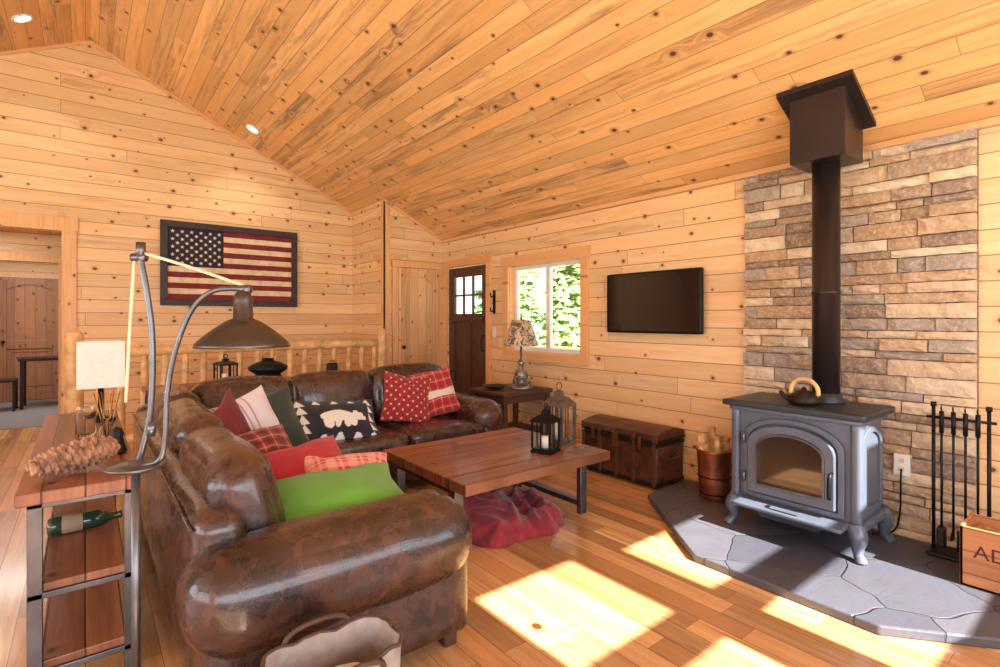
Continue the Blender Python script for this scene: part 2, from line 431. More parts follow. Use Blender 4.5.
boxes('trim_closet_corner', [(3.01, 3.03, 6.17, 6.26, 0, 2.9), (3.01, 3.10, 6.17, 6.19, 0, 2.865)], M_TRIM, bevel=.002)
def rake(name, x0, z0, x1, z1, y0, y1, h=.035):
    V = [(x0, y0, z0-h), (x1, y0, z1-h), (x1, y1, z1-h), (x0, y1, z0-h), (x0, y0, z0), (x1, y0, z1), (x1, y1, z1), (x0, y1, z0)]
    return mkobj(name, V, BF, M_TRIMH)
rake('trim_1', RX, RZ, 3.03, 2.905, YF-.02, YF); rake('trim_2', RX, RZ, XL, EAVE, YF-.02, YF)
rake('trim_3', 3.03, 2.905, XR, EAVE, 6.17, 6.19)
box('trim_4', XR-.02, XR, YB, 6.19, EAVE-.04, EAVE, M_TRIMH)
boxes('baseboard_right', [(XR-.018, XR, 1.96, 5.07, 0, .12), (XR-.018, XR, YB, .55, 0, .12)], M_TRIMH, bevel=.003)
boxes('baseboard_gable', [(-.02, 3.03, YF-.018, YF, 0, .12)], M_TRIMH, bevel=.003)
boxes('trim_hall_opening', [(-.18, -.075, YF-.02, YF, 0, 2.44), (-1.45, -1.35, YF-.02, YF, 0, 2.44), (-1.45, -.06, YF-.025, YF, 2.29, 2.44)], M_TRIM, bevel=.003)
boxes('trim_hall_jamb', [(-.2, -.18, YF-.01, YF+.13, 0, 2.29), (-1.35, -1.33, YF-.01, YF+.13, 0, 2.29)], M_TRIM)
box('wall_hall_right', 1.2, 1.3, YF+.12, 8.66, 0, 2.5, M_WALL)
box('wall_hall_left', -3.2, -3.1, YF+.12, 8.66, 0, 2.5, M_WALL)
box('ceiling_hall', -3.2, 1.3, YF+.12, 8.8, 2.42, 2.5, M_CEIL)
wall_holes('wall_hall_back', 'y', 8.66, 8.78, -3.2, 1.3, 0, 2.45, [(-1.15, -.27, 0, 2.06)], M_WALL)
boxes('trim_hall_door', [(-.27, -.17, 8.64, 8.66, 0, 2.16), (-1.25, -1.15, 8.64, 8.66, 0, 2.16), (-1.25, -.17, 8.638, 8.66, 2.06, 2.17)], M_TRIM, bevel=.003)
box('floor_bedroom', -3.2, 2, 8.7, 11.7, -.1, .005, M_CARPET)
box('wall_bedroom_back', -3.2, 2, 11.6, 11.7, 0, 2.6, M_WALL)
box('wall_bedroom_left', -3.2, -3.1, 8.78, 11.6, 0, 2.6, M_WALL)
box('wall_bedroom_right', 1.9, 2, 8.78, 11.6, 0, 2.6, M_WALL)
box('ceiling_bedroom', -3.2, 2, 8.78, 11.7, 2.5, 2.6, M_CEIL)

# ------------------------------------------------------------ doors / window
def panel_door(name, x0, x1, yf, ztop, mat, knob=True, arch=True, th=.04):
    E = empty(name, ((x0+x1)/2, yf, 0))
    w = x1-x0
    box('slab', x0, x1, yf+.008, yf+th*.5, .01, ztop, mat, E)
    st = .1
    boxes('stiles', [(x0, x0+st, yf-th*.4, yf+.008, .01, ztop), (x1-st, x1, yf-th*.4, yf+.008, .01, ztop),
                     (x0+st, x1-st, yf-th*.4, yf+.008, .01, .22), (x0+st, x1-st, yf-th*.4, yf+.008, .86, 1.0)], mat, E, bevel=.005)
    P = [(x0+st, ztop), (x0+st, ztop-.2)]
    for i in range(11):
        t = i/10; xx = x0+st+(w-2*st)*t
        P.append((xx, ztop-.2+.09*math.sin(math.pi*t)))
    P.append((x1-st, ztop))
    prism('arched_rail', P, 'y', yf-th*.4, yf+.008, mat, E, bevel=.004)
    ringprism('lower_molding', [(x0+st+.02, .24), (x1-st-.02, .24), (x1-st-.02, .84), (x0+st+.02, .84)],
              [(x0+st+.05, .27), (x1-st-.05, .27), (x1-st-.05, .81), (x0+st+.05, .81)], 'y', yf-.008, yf+.009, mat, E)
    if knob:
        lathe('knob', [(0.0, .955), (.02, .96), (.028, .98), (.02, 1.0), (0, 1.005)], x0+.06, yf-.055, M_BLACK, E, seg=12)
        tube('knob_stem', [(x0+.06, yf-.05, .98), (x0+.06, yf, .98)], .01, M_BLACK, E)
    return E
panel_door('door_1', 3.21, 3.83, 6.165, 2.03, M_DOOR)
boxes('trim_closet_door', [(3.13, 3.205, 6.155, 6.19, 0, 2.11), (3.835, 3.905, 6.155, 6.19, 0, 2.11), (3.12, 3.905, 6.15, 6.19, 2.035, 2.12)], M_TRIM, bevel=.003)
panel_door('door_2', -1.1, -.33, 11.57, 2.03, M_HALLDOOR)
boxes('trim_bedroom_door', [(-.33, -.24, 11.57, 11.6, 0, 2.12), (-1.2, -1.1, 11.57, 11.6, 0, 2.12), (-1.2, -.24, 11.565, 11.6, 2.03, 2.12)], M_TRIM)
E = empty('door_3', (3.96, 5.6, 0)); fy0, fy1 = 5.17, 6.06; fx = 3.935
boxes('frame_rails', [(fx, fx+.045, fy0, fy0+.13, .01, 2.04), (fx, fx+.045, fy1-.13, fy1, .01, 2.04), (fx, fx+.045, fy0+.13, fy1-.13, 1.91, 2.04),
                      (fx, fx+.045, fy0+.13, fy1-.13, 1.3, 1.42), (fx, fx+.045, fy0+.13, fy1-.13, .01, .26),
                      (fx, fx+.045, 5.56, 5.67, .26, 1.3)], M_FDOOR, E, bevel=.004)
box('panels', fx+.02, fx+.035, fy0+.1, fy1-.1, .2, 1.35, M_FDOOR, E)
mun = [(fx+.005, fx+.035, fy0+.13+(fy1-fy0-.26)*k/3-.012, fy0+.13+(fy1-fy0-.26)*k/3+.012, 1.42, 1.91) for k in (1, 2)]+[(fx+.005, fx+.035, fy0+.13, fy1-.13, 1.653, 1.677)]
boxes('muntins', mun, M_FDOOR, E)
box('glass', fx+.018, fx+.022, fy0+.12, fy1-.12, 1.41, 1.92, M_GLASS, E)
box('shelf_ledge', fx-.03, fx, fy0+.08, fy1-.08, 1.33, 1.37, M_FDOOR, E, bevel=.004)
tubes('handle', [([(fx-.01, fy0+.065, .95), (fx-.05, fy0+.065, .97), (fx-.05, fy0+.065, 1.12), (fx-.01, fy0+.065, 1.14)], .009, 5)], M_BLACK, E)
boxes('trim_front_door', [(XR-.03, XR, 5.07, 5.16, 0, 2.14), (XR-.03, XR, 6.07, 6.15, 0, 2.14), (XR-.035, XR, 5.05, 6.15, 2.05, 2.15)], M_TRIM, bevel=.004)
E = empty('window_1', (XR+.06, (WY0+WY1)/2, WZ0))
fxa, fxb = XR+.07, XR+.12; ym = (WY0+WY1)/2; f = .045
boxes('vinyl_frame', [(fxa, fxb, WY0, WY0+f, WZ0, WZ1), (fxa, fxb, WY1-f, WY1, WZ0, WZ1), (fxa, fxb, WY0+f, WY1-f, WZ0, WZ0+f), (fxa, fxb, WY0+f, WY1-f, WZ1-f, WZ1),
                      (fxa, fxb, ym-.03, ym+.03, WZ0+f, WZ1-f)], M_WHITE, E, bevel=.003)
box('pane', fxa+.025, fxa+.03, WY0+f, WY1-f, WZ0+f, WZ1-f, M_GLASS, E)
boxes('jamb_liner', [(XR-.01, fxa, WY1-.006, WY1+.012, WZ0, WZ1), (XR-.01, fxa, WY0-.012, WY0+.006, WZ0, WZ1), (XR-.01, fxa, WY0, WY1, WZ1-.006, WZ1+.012), (XR-.01, fxa, WY0, WY1, WZ0-.012, WZ0+.006)], M_TRIMH, E)
boxes('trim_window', [(XR-.035, XR, WY0-.1, WY0, WZ0-.1, WZ1), (XR-.035, XR, WY1, WY1+.1, WZ0-.1, WZ1), (XR-.045, XR, WY0-.12, WY1+.12, WZ1, WZ1+.11),
                      (XR-.035, XR, WY0, WY1, WZ0-.1, WZ0)], M_TRIM, bevel=.005)

# ------------------------------------------------------------ stone panel
def stone_panel():
    V = []; F = []; C = []
    xb, xf = XR-.001, XR-.045
    y0, y1, zt = .60, 1.905, 2.415
    pal = [S(220, 192, 158), S(198, 166, 130), S(176, 148, 120), S(230, 204, 168), S(154, 130, 110), S(208, 174, 134), S(184, 170, 154), S(232, 212, 180), S(190, 154, 116), S(144, 120, 100), S(168, 154, 142)]
    z = .0
    while z < zt-.02:
        h = random.choice([.05, .062, .075, .09, .1]); h = min(h, zt-z)
        if zt-(z+h) < .03: h = zt-z
        y = y0
        while y < y1-.001:
            w = random.uniform(.13, .44)
            if y1-(y+w) < .1: w = y1-y
            d = random.uniform(0, .034); g = .003
            c = random.choice(pal); k = random.uniform(.84, 1.1); c = (c[0]*k, c[1]*k, c[2]*k, 1)
            ya, yb_, za, zb_ = y+g, y+w-g, z+g, z+h-g
            nx, nz = max(3, int(w/.04)), 3
            o = len(V)
            for j in range(nz+1):
                for i in range(nx+1):
                    u = i/nx; v = j/nz
                    edge = (i in (0, nx)) or (j in (0, nz))
                    yy = ya+(yb_-ya)*u; zz = za+(zb_-za)*v
                    xx = xf-d+(.010 if edge else 0)+random.uniform(-.005, .005)
                    if edge: zz += random.uniform(-.002, .002)
                    V.append((xx, yy, zz)); C.append(c)
            for j in range(nz):
                for i in range(nx):
                    a = o+j*(nx+1)+i; F.append((a, a+1, a+nx+2, a+nx+1))
            loop = [o+i for i in range(nx+1)]+[o+j*(nx+1)+nx for j in range(1, nz+1)]+[o+nz*(nx+1)+i for i in range(nx-1, -1, -1)]+[o+j*(nx+1) for j in range(nz-1, 0, -1)]
            bs = len(V)
            for q in loop: V.append((xb, V[q][1], V[q][2])); C.append(c)
            m = len(loop)
            for i in range(m): F.append((loop[i], loop[(i+1) % m], bs+(i+1) % m, bs+i))
            y += w
        z += h
    o = len(V); V += bverts(XR-.02, XR-.001, y0, y1, 0, zt); F += [tuple(i+o for i in f) for f in BF]
    C += [S(96, 76, 58)]*8
    return mkobj('wall_stone_veneer', V, F, M_STONE, colors=C)
stone_panel()

# hearth
hp = [(3.845, 2.36), (3.28, 2.34), (2.64, 1.58), (2.64, .72), (3.22, .0), (3.845, .0)]
prism('hearth', hp, 'z', 0, .045, M_SLATE, bevel=.008)
HZ = .046

# ------------------------------------------------------------ wood stove
E = empty('wood_stove', (3.45, 1.32, HZ))
bx0, bx1, by0, by1, bz0, bz1 = 3.27, 3.68, .99, 1.66, .2, .8
box('firebox', bx0, bx1, by0, by1, bz0, bz1, M_STOVE, E, bevel=.012)
softb('top_plate', 3.2, 3.72, .93, 1.72, .8, .84, .012, M_STOVED, E)
softb('top_cornice', 3.235, 3.70, .96, 1.69, .77, .802, .012, M_STOVE, E)
softb('bottom_skirt', 3.24, 3.70, .96, 1.69, .185, .235, .015, M_STOVE, E)
softb('ash_lip', 3.12, 3.28, 1.02, 1.62, .205, .232, .012, M_STOVE, E)
prism('ash_bracket', [(1.1, .21), (1.54, .21), (1.48, .15), (1.16, .15)], 'x', 3.2, 3.4, M_STOVED, E, bevel=.006)
softb('corner_post_a', 3.245, 3.3, .965, 1.02, .2, .79, .02, M_STOVE, E)
softb('corner_post_b', 3.245, 3.3, 1.63, 1.685, .2, .79, .02, M_STOVE, E)
ringprism('arch_surround', archloop(1.045, 1.605, .25, .755, .14), archloop(1.075, 1.575, .275, .725, .13), 'x', 3.245, 3.275, M_STOVE, E, bevel=.005)
ringprism('door_frame', archloop(1.085, 1.565, .285, .715, .125), archloop(1.135, 1.515, .335, .665, .10), 'x', 3.222, 3.275, M_STOVE, E, bevel=.006)
ringprism('door_bead', archloop(1.135, 1.515, .335, .665, .10), archloop(1.145, 1.505, .345, .655, .095), 'x', 3.215, 3.25, M_STEEL, E)
prism('door_glass', archloop(1.14, 1.51, .34, .66, .10), 'x', 3.245, 3.25, M_SG, E)
tubes('door_handle', [([(3.21, 1.09, .50), (3.16, 1.085, .50), (3.15, 1.085, .46), (3.15, 1.085, .37)], [.008, .009, .012, .012], 4)], M_BLACK, E)
tubes('hinges', [([(3.225, 1.59, .34), (3.225, 1.59, .40)], .011), ([(3.225, 1.59, .58), (3.225, 1.59, .64)], .011)], M_STEEL, E)
for nm, ya, yb_ in (('side_arch_near', by0-.012, by0+.002), ('side_arch_far', by1-.002, by1+.012)):
    ringprism(nm, archloop(3.31, 3.66, .26, .745, .12), archloop(3.345, 3.625, .295, .71, .10), 'y', ya, yb_, M_STOVE, E, bevel=.004)
box('rear_heat_shield', 3.69, 3.71, 1.02, 1.63, .24, .78, M_STOVED, E)
legs = []
for lx, ly, sx, sy in ((3.27, 1.0, -1, -1), (3.27, 1.65, -1, 1), (3.67, 1.0, 1, -1), (3.67, 1.65, 1, 1)):
    legs.append(([(lx, ly, .215), (lx+.022*sx, ly+.022*sy, .17), (lx+.018*sx, ly+.018*sy, .12), (lx+.022*sx, ly+.022*sy, .08), (lx+.036*sx, ly+.036*sy, HZ+.012), (lx+.04*sx, ly+.04*sy, HZ)],
                 [.05, .045, .032, .024, .03, .032], 4))
tubes('cabriole_legs', legs, M_STOVE, E, seg=12)
lathe('flue_collar', [(.1, .838), (.1, .86), (.085, .875), (.085, .9)], 3.55, 1.24, M_STOVED, E)
def cz(x): return RZ-.5*abs(x-RX)
E = empty('stove_pipe', (3.55, 1.24, .9))
lathe('pipe', [(.075, .88), (.075, 1.5), (.079, 1.502), (.079, 1.52), (.075, 1.522), (.075, 2.4)], 3.55, 1.24, M_PIPE, E, seg=36)
prism('ceiling_support_box', [(3.4, 2.3), (3.7, 2.3), (3.7, cz(3.7)-.005), (3.4, cz(3.4)-.005)], 'y', 1.09, 1.39, M_PIPE, E, bevel=.004)
V = []
for (xx, yy, dz) in [(3.345, 1.035, -.03), (3.745, 1.035, -.03), (3.745, 1.445, -.03), (3.345, 1.445, -.03), (3.345, 1.035, -.001), (3.745, 1.035, -.001), (3.745, 1.445, -.001), (3.345, 1.445, -.001)]:
    V.append((xx, yy, cz(xx)+dz))
mkobj('ceiling_collar', V, BF, M_PIPE, None, E)
# squat kettle steamer with arched wooden handle
E = empty('kettle', (3.36, 1.28, .84)); kx, ky = 3.36, 1.29
lathe('kettle_body', [(0, .842), (.075, .842), (.088, .855), (.088, .875), (.07, .9), (.045, .912), (.04, .92), (.015, .926), (.012, .94), (0, .945)], kx, ky, M_DUCT, E)
tubes('spout', [([(kx-.02, ky+.07, .865), (kx-.03, ky+.105, .885), (kx-.03, ky+.125, .912)], [.02, .014, .01], 3)], M_DUCT, E)
tube('arched_wood_handle', [(kx, ky+.075, .90), (kx, ky+.07, .945), (kx, ky+.035, .985), (kx, ky-.03, .985), (kx, ky-.07, .945), (kx, ky-.075, .90)], .013, M_LOG, E, sm=5)
tubes('handle_lugs', [([(kx, ky+.07, .875), (kx, ky+.075, .91)], .007), ([(kx, ky-.07, .875), (kx, ky-.075, .91)], .007)], M_SILVER, E)

# ------------------------------------------------------------ copper bucket w/ logs
E = empty('firewood_bucket', (3.6, 2.0, HZ)); bxx, byy = 3.6, 1.99
lathe('copper_pail', [(.10, HZ), (.105, HZ+.01), (.112, HZ+.15), (.122, HZ+.33), (.128, HZ+.345), (.128, HZ+.355), (.12, HZ+.355), (.112, HZ+.2), (.10, HZ+.02), (.0, HZ+.02)], bxx, byy, M_COPPER, E)
tubes('bands', [([(bxx+.116*math.cos(a*.2618), byy+.116*math.sin(a*.2618), HZ+.16) for a in range(25)], .005), ([(bxx+.108*math.cos(a*.2618), byy+.108*math.sin(a*.2618), HZ+.04) for a in range(25)], .005)], M_BLACK, E, seg=6)
tubes('logs', [([(bxx-.04, byy+.03, HZ+.05), (bxx-.07, byy+.06, HZ+.47)], .038), ([(bxx+.04, byy-.03, HZ+.05), (bxx+.05, byy-.05, HZ+.44)], .04),
               ([(bxx+.03, byy+.05, HZ+.05), (bxx+.05, byy+.05, HZ+.5)], .03), ([(bxx-.03, byy-.05, HZ+.05), (bxx-.05, byy-.05, HZ+.46)], .028)], M_BARK, E, seg=9)

# ------------------------------------------------------------ fireplace tools
E = empty('fireplace_tool_set', (3.74, .68, HZ)); tx, ty = 3.73, .65
softb('base', tx-.09, tx+.09, ty-.14, ty+.13, HZ, HZ+.02, .009, M_BLACK, E)
tubes('stand', [([(tx, ty+.11, HZ), (tx, ty+.11, .86)], .009), ([(tx, ty-.12, HZ), (tx, ty-.12, .86)], .009),
                ([(tx, ty+.14, .8), (tx, ty-.15, .8)], .008), ([(tx, ty+.11, .86), (tx, ty+.11, .885)], .014), ([(tx, ty-.12, .86), (tx, ty-.12, .885)], .014)], M_BLACK, E, seg=8)
tt = []
for k, yy in enumerate((.07, .02, -.03, -.08)):
    tt.append(([(tx-.025, ty+yy, .16), (tx-.025, ty+yy, .80)], .006))
    tt.append(([(tx-.025, ty+yy, .72), (tx-.025, ty+yy, .84)], .011))
    tt.append(([(tx-.025, ty+yy, .84), (tx-.04, ty+yy, .86), (tx-.025, ty+yy, .88), (tx-.01, ty+yy, .86), (tx-.025, ty+yy, .84)], .004))
tt.append(([(tx-.025, ty+.02, .16), (tx-.06, ty+.02, .15), (tx-.06, ty+.02, .19)], .006))
tubes('tools', tt, M_BLACK, E, seg=8)
softb('brush', tx-.05, tx, ty+.05, ty+.09, .09, .2, .012, M_DUCT, E)
softb('shovel', tx-.032, tx-.018, ty-.075, ty+.005, .08, .2, .006, M_BLACK, E)

E = empty('wall_outlet', (XR-.06, .955, .47))
oy = .93
softb('plate', XR-.096, XR-.086, oy-.04, oy+.04, .41, .54, .003, M_PLATE, E)
boxes('sockets', [(XR-.0985, XR-.095, oy-.013, oy+.013, .487, .512), (XR-.0985, XR-.095, oy-.013, oy+.013, .438, .463)], M_CREAM, E)
boxes('box_body', [(XR-.088, XR-.02, oy-.035, oy+.035, .415, .535)], M_PLATE, E)
tube('power_cord', [(XR-.10, oy, .45), (XR-.13, oy-.005, .40), (XR-.12, oy-.0, .22), (XR-.11, oy+.02, .1), (XR-.14, oy+.06, HZ+.01), (XR-.2, oy+.12, HZ+.008)], .005, M_BLACK, None, sm=6)

# crate
E = empty('wooden_crate', (3.48, .4, HZ)); cx0, cx1, cy0, cy1, c0, c1 = 3.36, 3.62, .20, .585, HZ, HZ+.29
boxes('sides', [(cx0, cx0+.015, cy0, cy1, c0, c1), (cx1-.015, cx1, cy0, cy1, c0, c1), (cx0, cx1, cy0, cy0+.015, c0, c1), (cx0, cx1, cy1-.015, cy1, c0, c1), (cx0, cx1, cy0, cy1, c0, c0+.015)], M_CRATE, E, bevel=.003)
boxes('corner_battens', [(cx0+.015, cx0+.035, cy1-.035, cy1-.015, c0, c1-.01), (cx0+.015, cx0+.035, cy0+.015, cy0+.035, c0, c1-.01)], M_CRATE, E)
tubes('kindling', [([(cx0+.05, cy0+.05, c0+.2), (cx1-.06, cy1-.05, c0+.25)], .02), ([(cx0+.06, cy1-.08, c0+.2), (cx1-.05, cy0+.08, c0+.25)], .022), ([(cx0+.1, cy0+.04, c0+.23), (cx0+.12, cy1-.04, c0+.25)], .02)], M_BARK, E, seg=8)
tc_ = bpy.data.curves.new('stencil', 'FONT'); tc_.body = 'ADAMS'; tc_.size = .09; tc_.extrude = .0008
to = bpy.data.objects.new('stencil_letters', tc_); COL.objects.link(to)
tc_.materials.append(M_INK)
bpy.context.view_layer.update()
me = bpy.data.meshes.new_from_object(to); bpy.data.objects.remove(to)
to = bpy.data.objects.new('stencil_letters', me); COL.objects.link(to)
Mx = Matrix(((0, 0, -1, cx0-.001), (-1, 0, 0, cy1-.05), (0, 1, 0, c0+.15), (0, 0, 0, 1)))
me.transform(Mx)
to.parent = E; to.matrix_parent_inverse = Matrix.Translation(E.location).inverted()

# ------------------------------------------------------------ TV
E = empty('television', (XR-.06, 2.71, 1.49))
softb('bezel', XR-.09, XR-.045, 2.23, 3.19, 1.225, 1.765, .01, M_BLACK, E)
box('screen', XR-.093, XR-.088, 2.245, 3.175, 1.245, 1.75, M_SCREEN, E)
box('wall_mount', XR-.046, XR, 2.5, 2.9, 1.35, 1.65, M_BLACK, E)

# ------------------------------------------------------------ storage trunk
E = empty('steamer_trunk', (3.7, 2.84, 0)); a0, a1, d0, d1 = 3.51, 3.885, 2.42, 3.2
softb('body', a0, a1, d0, d1, .02, .36, .012, M_TRUNK, E)
P = [(a0-.008, .365)]
for i in range(9):
    t = i/8; P.append((a0-.008+(a1-a0+.012)*t, .43+.035*math.sin(math.pi*t)))
P.append((a1+.004, .365))
prism('lid', P, 'y', d0-.008, d1+.008, M_TRUNK, E, bevel=.006)
sl = []
for yy in (d0+.005, d0+.2, d0+.38, d0+.56, d1-.035):
    sl.append((a0-.014, a0, yy, yy+.03, .02, .36)); sl.append((a0-.02, a0-.006, yy, yy+.03, .37, .44))
boxes('wood_slats', sl, M_DARKWOOD, E, bevel=.003)
boxes('metal_bands', [(a0-.01, a0+.001, d0, d1, .02, .05), (a0-.01, a0+.001, d0, d1, .33, .358), (a0-.014, a0-.006, d0, d1, .37, .39), (a0, a1, d0-.012, d0-.006, .37, .39), (a0, a1, d0-.006, d0+.002, .33, .355), (a0, a1, d0-.006, d0+.002, .02, .05)], M_DUCT, E)
boxes('lock_and_latches', [(a0-.024, a0-.01, 2.79, 2.85, .28, .40), (a0-.022, a0-.01, 2.56, 2.59, .3, .4), (a0-.022, a0-.01, 3.05, 3.08, .3, .4)], M_BRASS, E, bevel=.003)
tube('side_handle', [(3.63, d0-.01, .25), (3.63, d0-.03, .23), (3.78, d0-.03, .23), (3.78, d0-.01, .25)], .009, M_STRAP, E, sm=4)
boxes('feet', [(a0+.02, a0+.06, d0+.03, d0+.08, 0, .025), (a0+.02, a0+.06, d1-.08, d1-.03, 0, .025), (a1-.06, a1-.02, d0+.03, d0+.08, 0, .025), (a1-.06, a1-.02, d1-.08, d1-.03, 0, .025)], M_DUCT, E)

# ------------------------------------------------------------ sectional sofa
E = empty('sectional_sofa', (1.0, 3.5, 0)); LM = M_LEATHER
softb('base_left', .33, 1.2, 1.86, 4.6, .07, .31, .03, LM, E)
softb('base_rear', .33, 2.95, 3.62, 4.6, .07, .31, .03, LM, E)
softb('arm_near_panel', .27, 1.25, 1.76, 2.0, .06, .42, .035, LM, E)
softb('arm_near_roll', .225, 1.275, 1.69, 2.05, .28, .62, .15, LM, E, N=24, puff=(.004, .01, .012), nz=.010, ns=5)
softb('arm_far_panel', 2.72, 2.95, 3.62, 4.6, .06, .42, .035, LM, E)
softb('arm_far_roll', 2.66, 2.98, 3.60, 4.6, .31, .62, .14, LM, E, N=18, puff=(.01, 0, .012), nz=.006, ns=5)
softb('back_frame_left', .265, .45, 1.90, 4.65, .07, .71, .08, LM, E, N=24, puff=(.01, 0, 0), nz=.01, ns=3)
softb('back_frame_rear', .28, 2.97, 4.45, 4.65, .07, .74, .085, LM, E, N=22, nz=.008, ns=3)
def seat(nm, *a): softb(nm, *a, .055, LM, E, N=16, puff=(0, 0, .025), nz=.008, ns=6, seed=a[0])
seat('seat_1', .56, 1.22, 2.05, 2.85, .29, .455); seat('seat_2', .56, 1.22, 2.86, 3.6, .29, .455)
seat('seat_corner', .50, 1.25, 3.61, 4.4, .29, .455); seat('seat_3', 1.26, 1.98, 3.58, 4.3, .29, .455); seat('seat_4', 1.99, 2.70, 3.58, 4.3, .29, .455)
RyL = Matrix.Rotation(math.radians(-13), 3, 'Y'); RxB = Matrix.Rotation(math.radians(-12), 3, 'X')
def bc(nm, c, half, R, sd): soft(nm, c, half, .09, LM, E, N=22, puff=(.03, .03, .02), R=R, nz=.013, ns=6, seed=sd)
bc('back_cushion_1', (.475, 2.42, .62), (.11, .42, .23), RyL, 1)
bc('back_cushion_2', (.475, 3.27, .635), (.11, .40, .235), RyL, 2)
bc('back_cushion_3', (.49, 4.05, .65), (.11, .36, .235), RyL, 3)
bc('back_cushion_4', (.95, 4.35, .655), (.35, .12, .235), RxB, 4)
bc('back_cushion_5', (1.64, 4.35, .655), (.345, .12, .235), RxB, 5)
bc('back_cushion_6', (2.37, 4.35, .665), (.375, .12, .245), RxB, 6)
pip = []
pip.append(([(.268, 1.95, .66), (.264, 3.2, .665), (.268, 4.6, .66)], .006, 3))
tubes('piping', pip, LM, E, seg=6)
lg = []
for (xx, yy) in ((.38, 1.83), (1.18, 1.83), (.38, 4.52), (2.87, 4.52), (2.87, 3.7), (1.14, 3.5), (1.9, 3.7)):
    lg.append((xx-.03, xx+.03, yy-.03, yy+.03, 0, .08))
boxes('feet', lg, M_DARKWOOD, E, bevel=.006)

# ------------------------------------------------------------ pillows
def solid(c, v=.08):
    return lambda a, b_: tuple([ch*(1+v*noise.noise(Vector((a*6, b_*6, c[0]*9)))) for ch in c[:3]]+[1])
def plaid(base, c1, c2, k=4, white=None):
    def f(u, v):
        s = [base[i] for i in range(3)]
        fu = (u*k) % 1; fv = (v*k) % 1
        for t in (fu, fv):
            if t < .38: s = [(s[i]+c1[i])/2 for i in range(3)]
            if .6 < t < .68: s = [(s[i]+c2[i])/2 for i in range(3)]
        return (*s, 1)
    return f
def bears(u, v):
    def el(cx, cy, rx, ry): return ((u-cx)/rx)**2+((v-cy)/ry)**2 < 1
    bear = el(.5, .52, .2, .15) or el(.73, .5, .09, .1) or el(.81, .45, .05, .045) or el(.72, .61, .03, .04) or el(.37, .36, .055, .13) or el(.47, .36, .045, .13) or el(.6, .36, .045, .14) or el(.67, .38, .045, .12)
    tr = (abs((u*5) % 1-.5) < .32*(1-((v*5) % 1))) and (u < .18 or u > .9 or v < .13 or v > .85)
    return S(232, 232, 228) if bear or tr else S(36, 38, 50)
def ornate(u, v):
    a = math.sin(u*34)*math.sin(v*34); b_ = math.sin((u+v)*26)*math.sin((u-v)*26)
    return S(228, 190, 150) if a > .75 else (S(50, 60, 80) if b_ > .72 else S(158, 36, 46))
def giftplaid(u, v):
    if .38 < v < .52: return S(226, 214, 196)
    return plaid(S(186, 40, 44), S(140, 26, 34), S(230, 190, 170), 5)(u, v)
def stripew(u, v): return S(170, 120, 124) if (u*9) % 1 < .12 else S(226, 222, 232)
pillow('throw_pillow', (.86, 2.19, .56), .62, .46, .19, (-.02, -.32, .93), (.1, .9, .25), solid(S(98, 156, 50)), roll=2, seed=2)
pillow('throw_pillow', (1.02, 2.47, .57), .44, .38, .13, (.0, -.35, .9), (0, .9, .3), plaid(S(206, 52, 62), S(240, 190, 180), S(250, 240, 220), 4), roll=-12, seed=3)
pillow('throw_pillow', (.86, 2.68, .59), .50, .40, .15, (-.1, -.4, .88), (0, .9, .35), solid(S(176, 34, 48)), roll=5, seed=4)
pillow('throw_pillow', (.73, 2.98, .61), .42, .38, .12, (.1, -.62, .75), (0, .8, .5), plaid(S(150, 30, 34), S(28, 22, 24), S(200, 180, 160), 5), roll=12, seed=5)
pillow('throw_pillow', (.655, 3.24, .68), .40, .46, .13, (.75, -.55, .25), (-.2, 0, 1), solid(S(116, 28, 40)), roll=12, seed=6)
pillow('throw_pillow', (.78, 3.42, .67), .46, .45, .14, (.45, -.8, .3), (-.25, .2, 1), stripew, roll=8, seed=7)
pillow('throw_pillow', (.98, 3.64, .66), .42, .42, .13, (.35, -.85, .3), (-.1, .3, 1), solid(S(52, 64, 58)), roll=10, seed=8)
pillow('throw_pillow', (1.46, 3.80, .59), .68, .37, .14, (.05, -.72, .6), (0, .6, .7), bears, N=80, roll=-3, seed=9)
pillow('throw_pillow', (2.16, 4.0, .66), .44, .44, .14, (-.1, -.85, .4), (.1, .4, .9), ornate, N=80, roll=-10, seed=10)
pillow('throw_pillow', (2.48, 4.04, .68), .42, .44, .14, (-.15, -.85, .35), (0, .4, .9), giftplaid, N=60, roll=6, seed=11)

# ------------------------------------------------------------ coffee table
E = empty('coffee_table', (2.2, 2.8, 0))
box('plank_top', 1.6, 2.8, 2.3, 3.3, .388, .45, M_RUST, E, bevel=.006)
for k, xx in enumerate((1.66, 2.70)):
    boxes('metal_frame_%d' % (k+1), [(xx-.03, xx+.03, 2.45, 2.49, 0, .388), (xx-.03, xx+.03, 3.14, 3.18, 0, .388), (xx-.03, xx+.03, 2.49, 3.14, .35, .388), (xx-.03, xx+.03, 2.49, 3.14, .055, .09)], M_STEEL, E, bevel=.003)

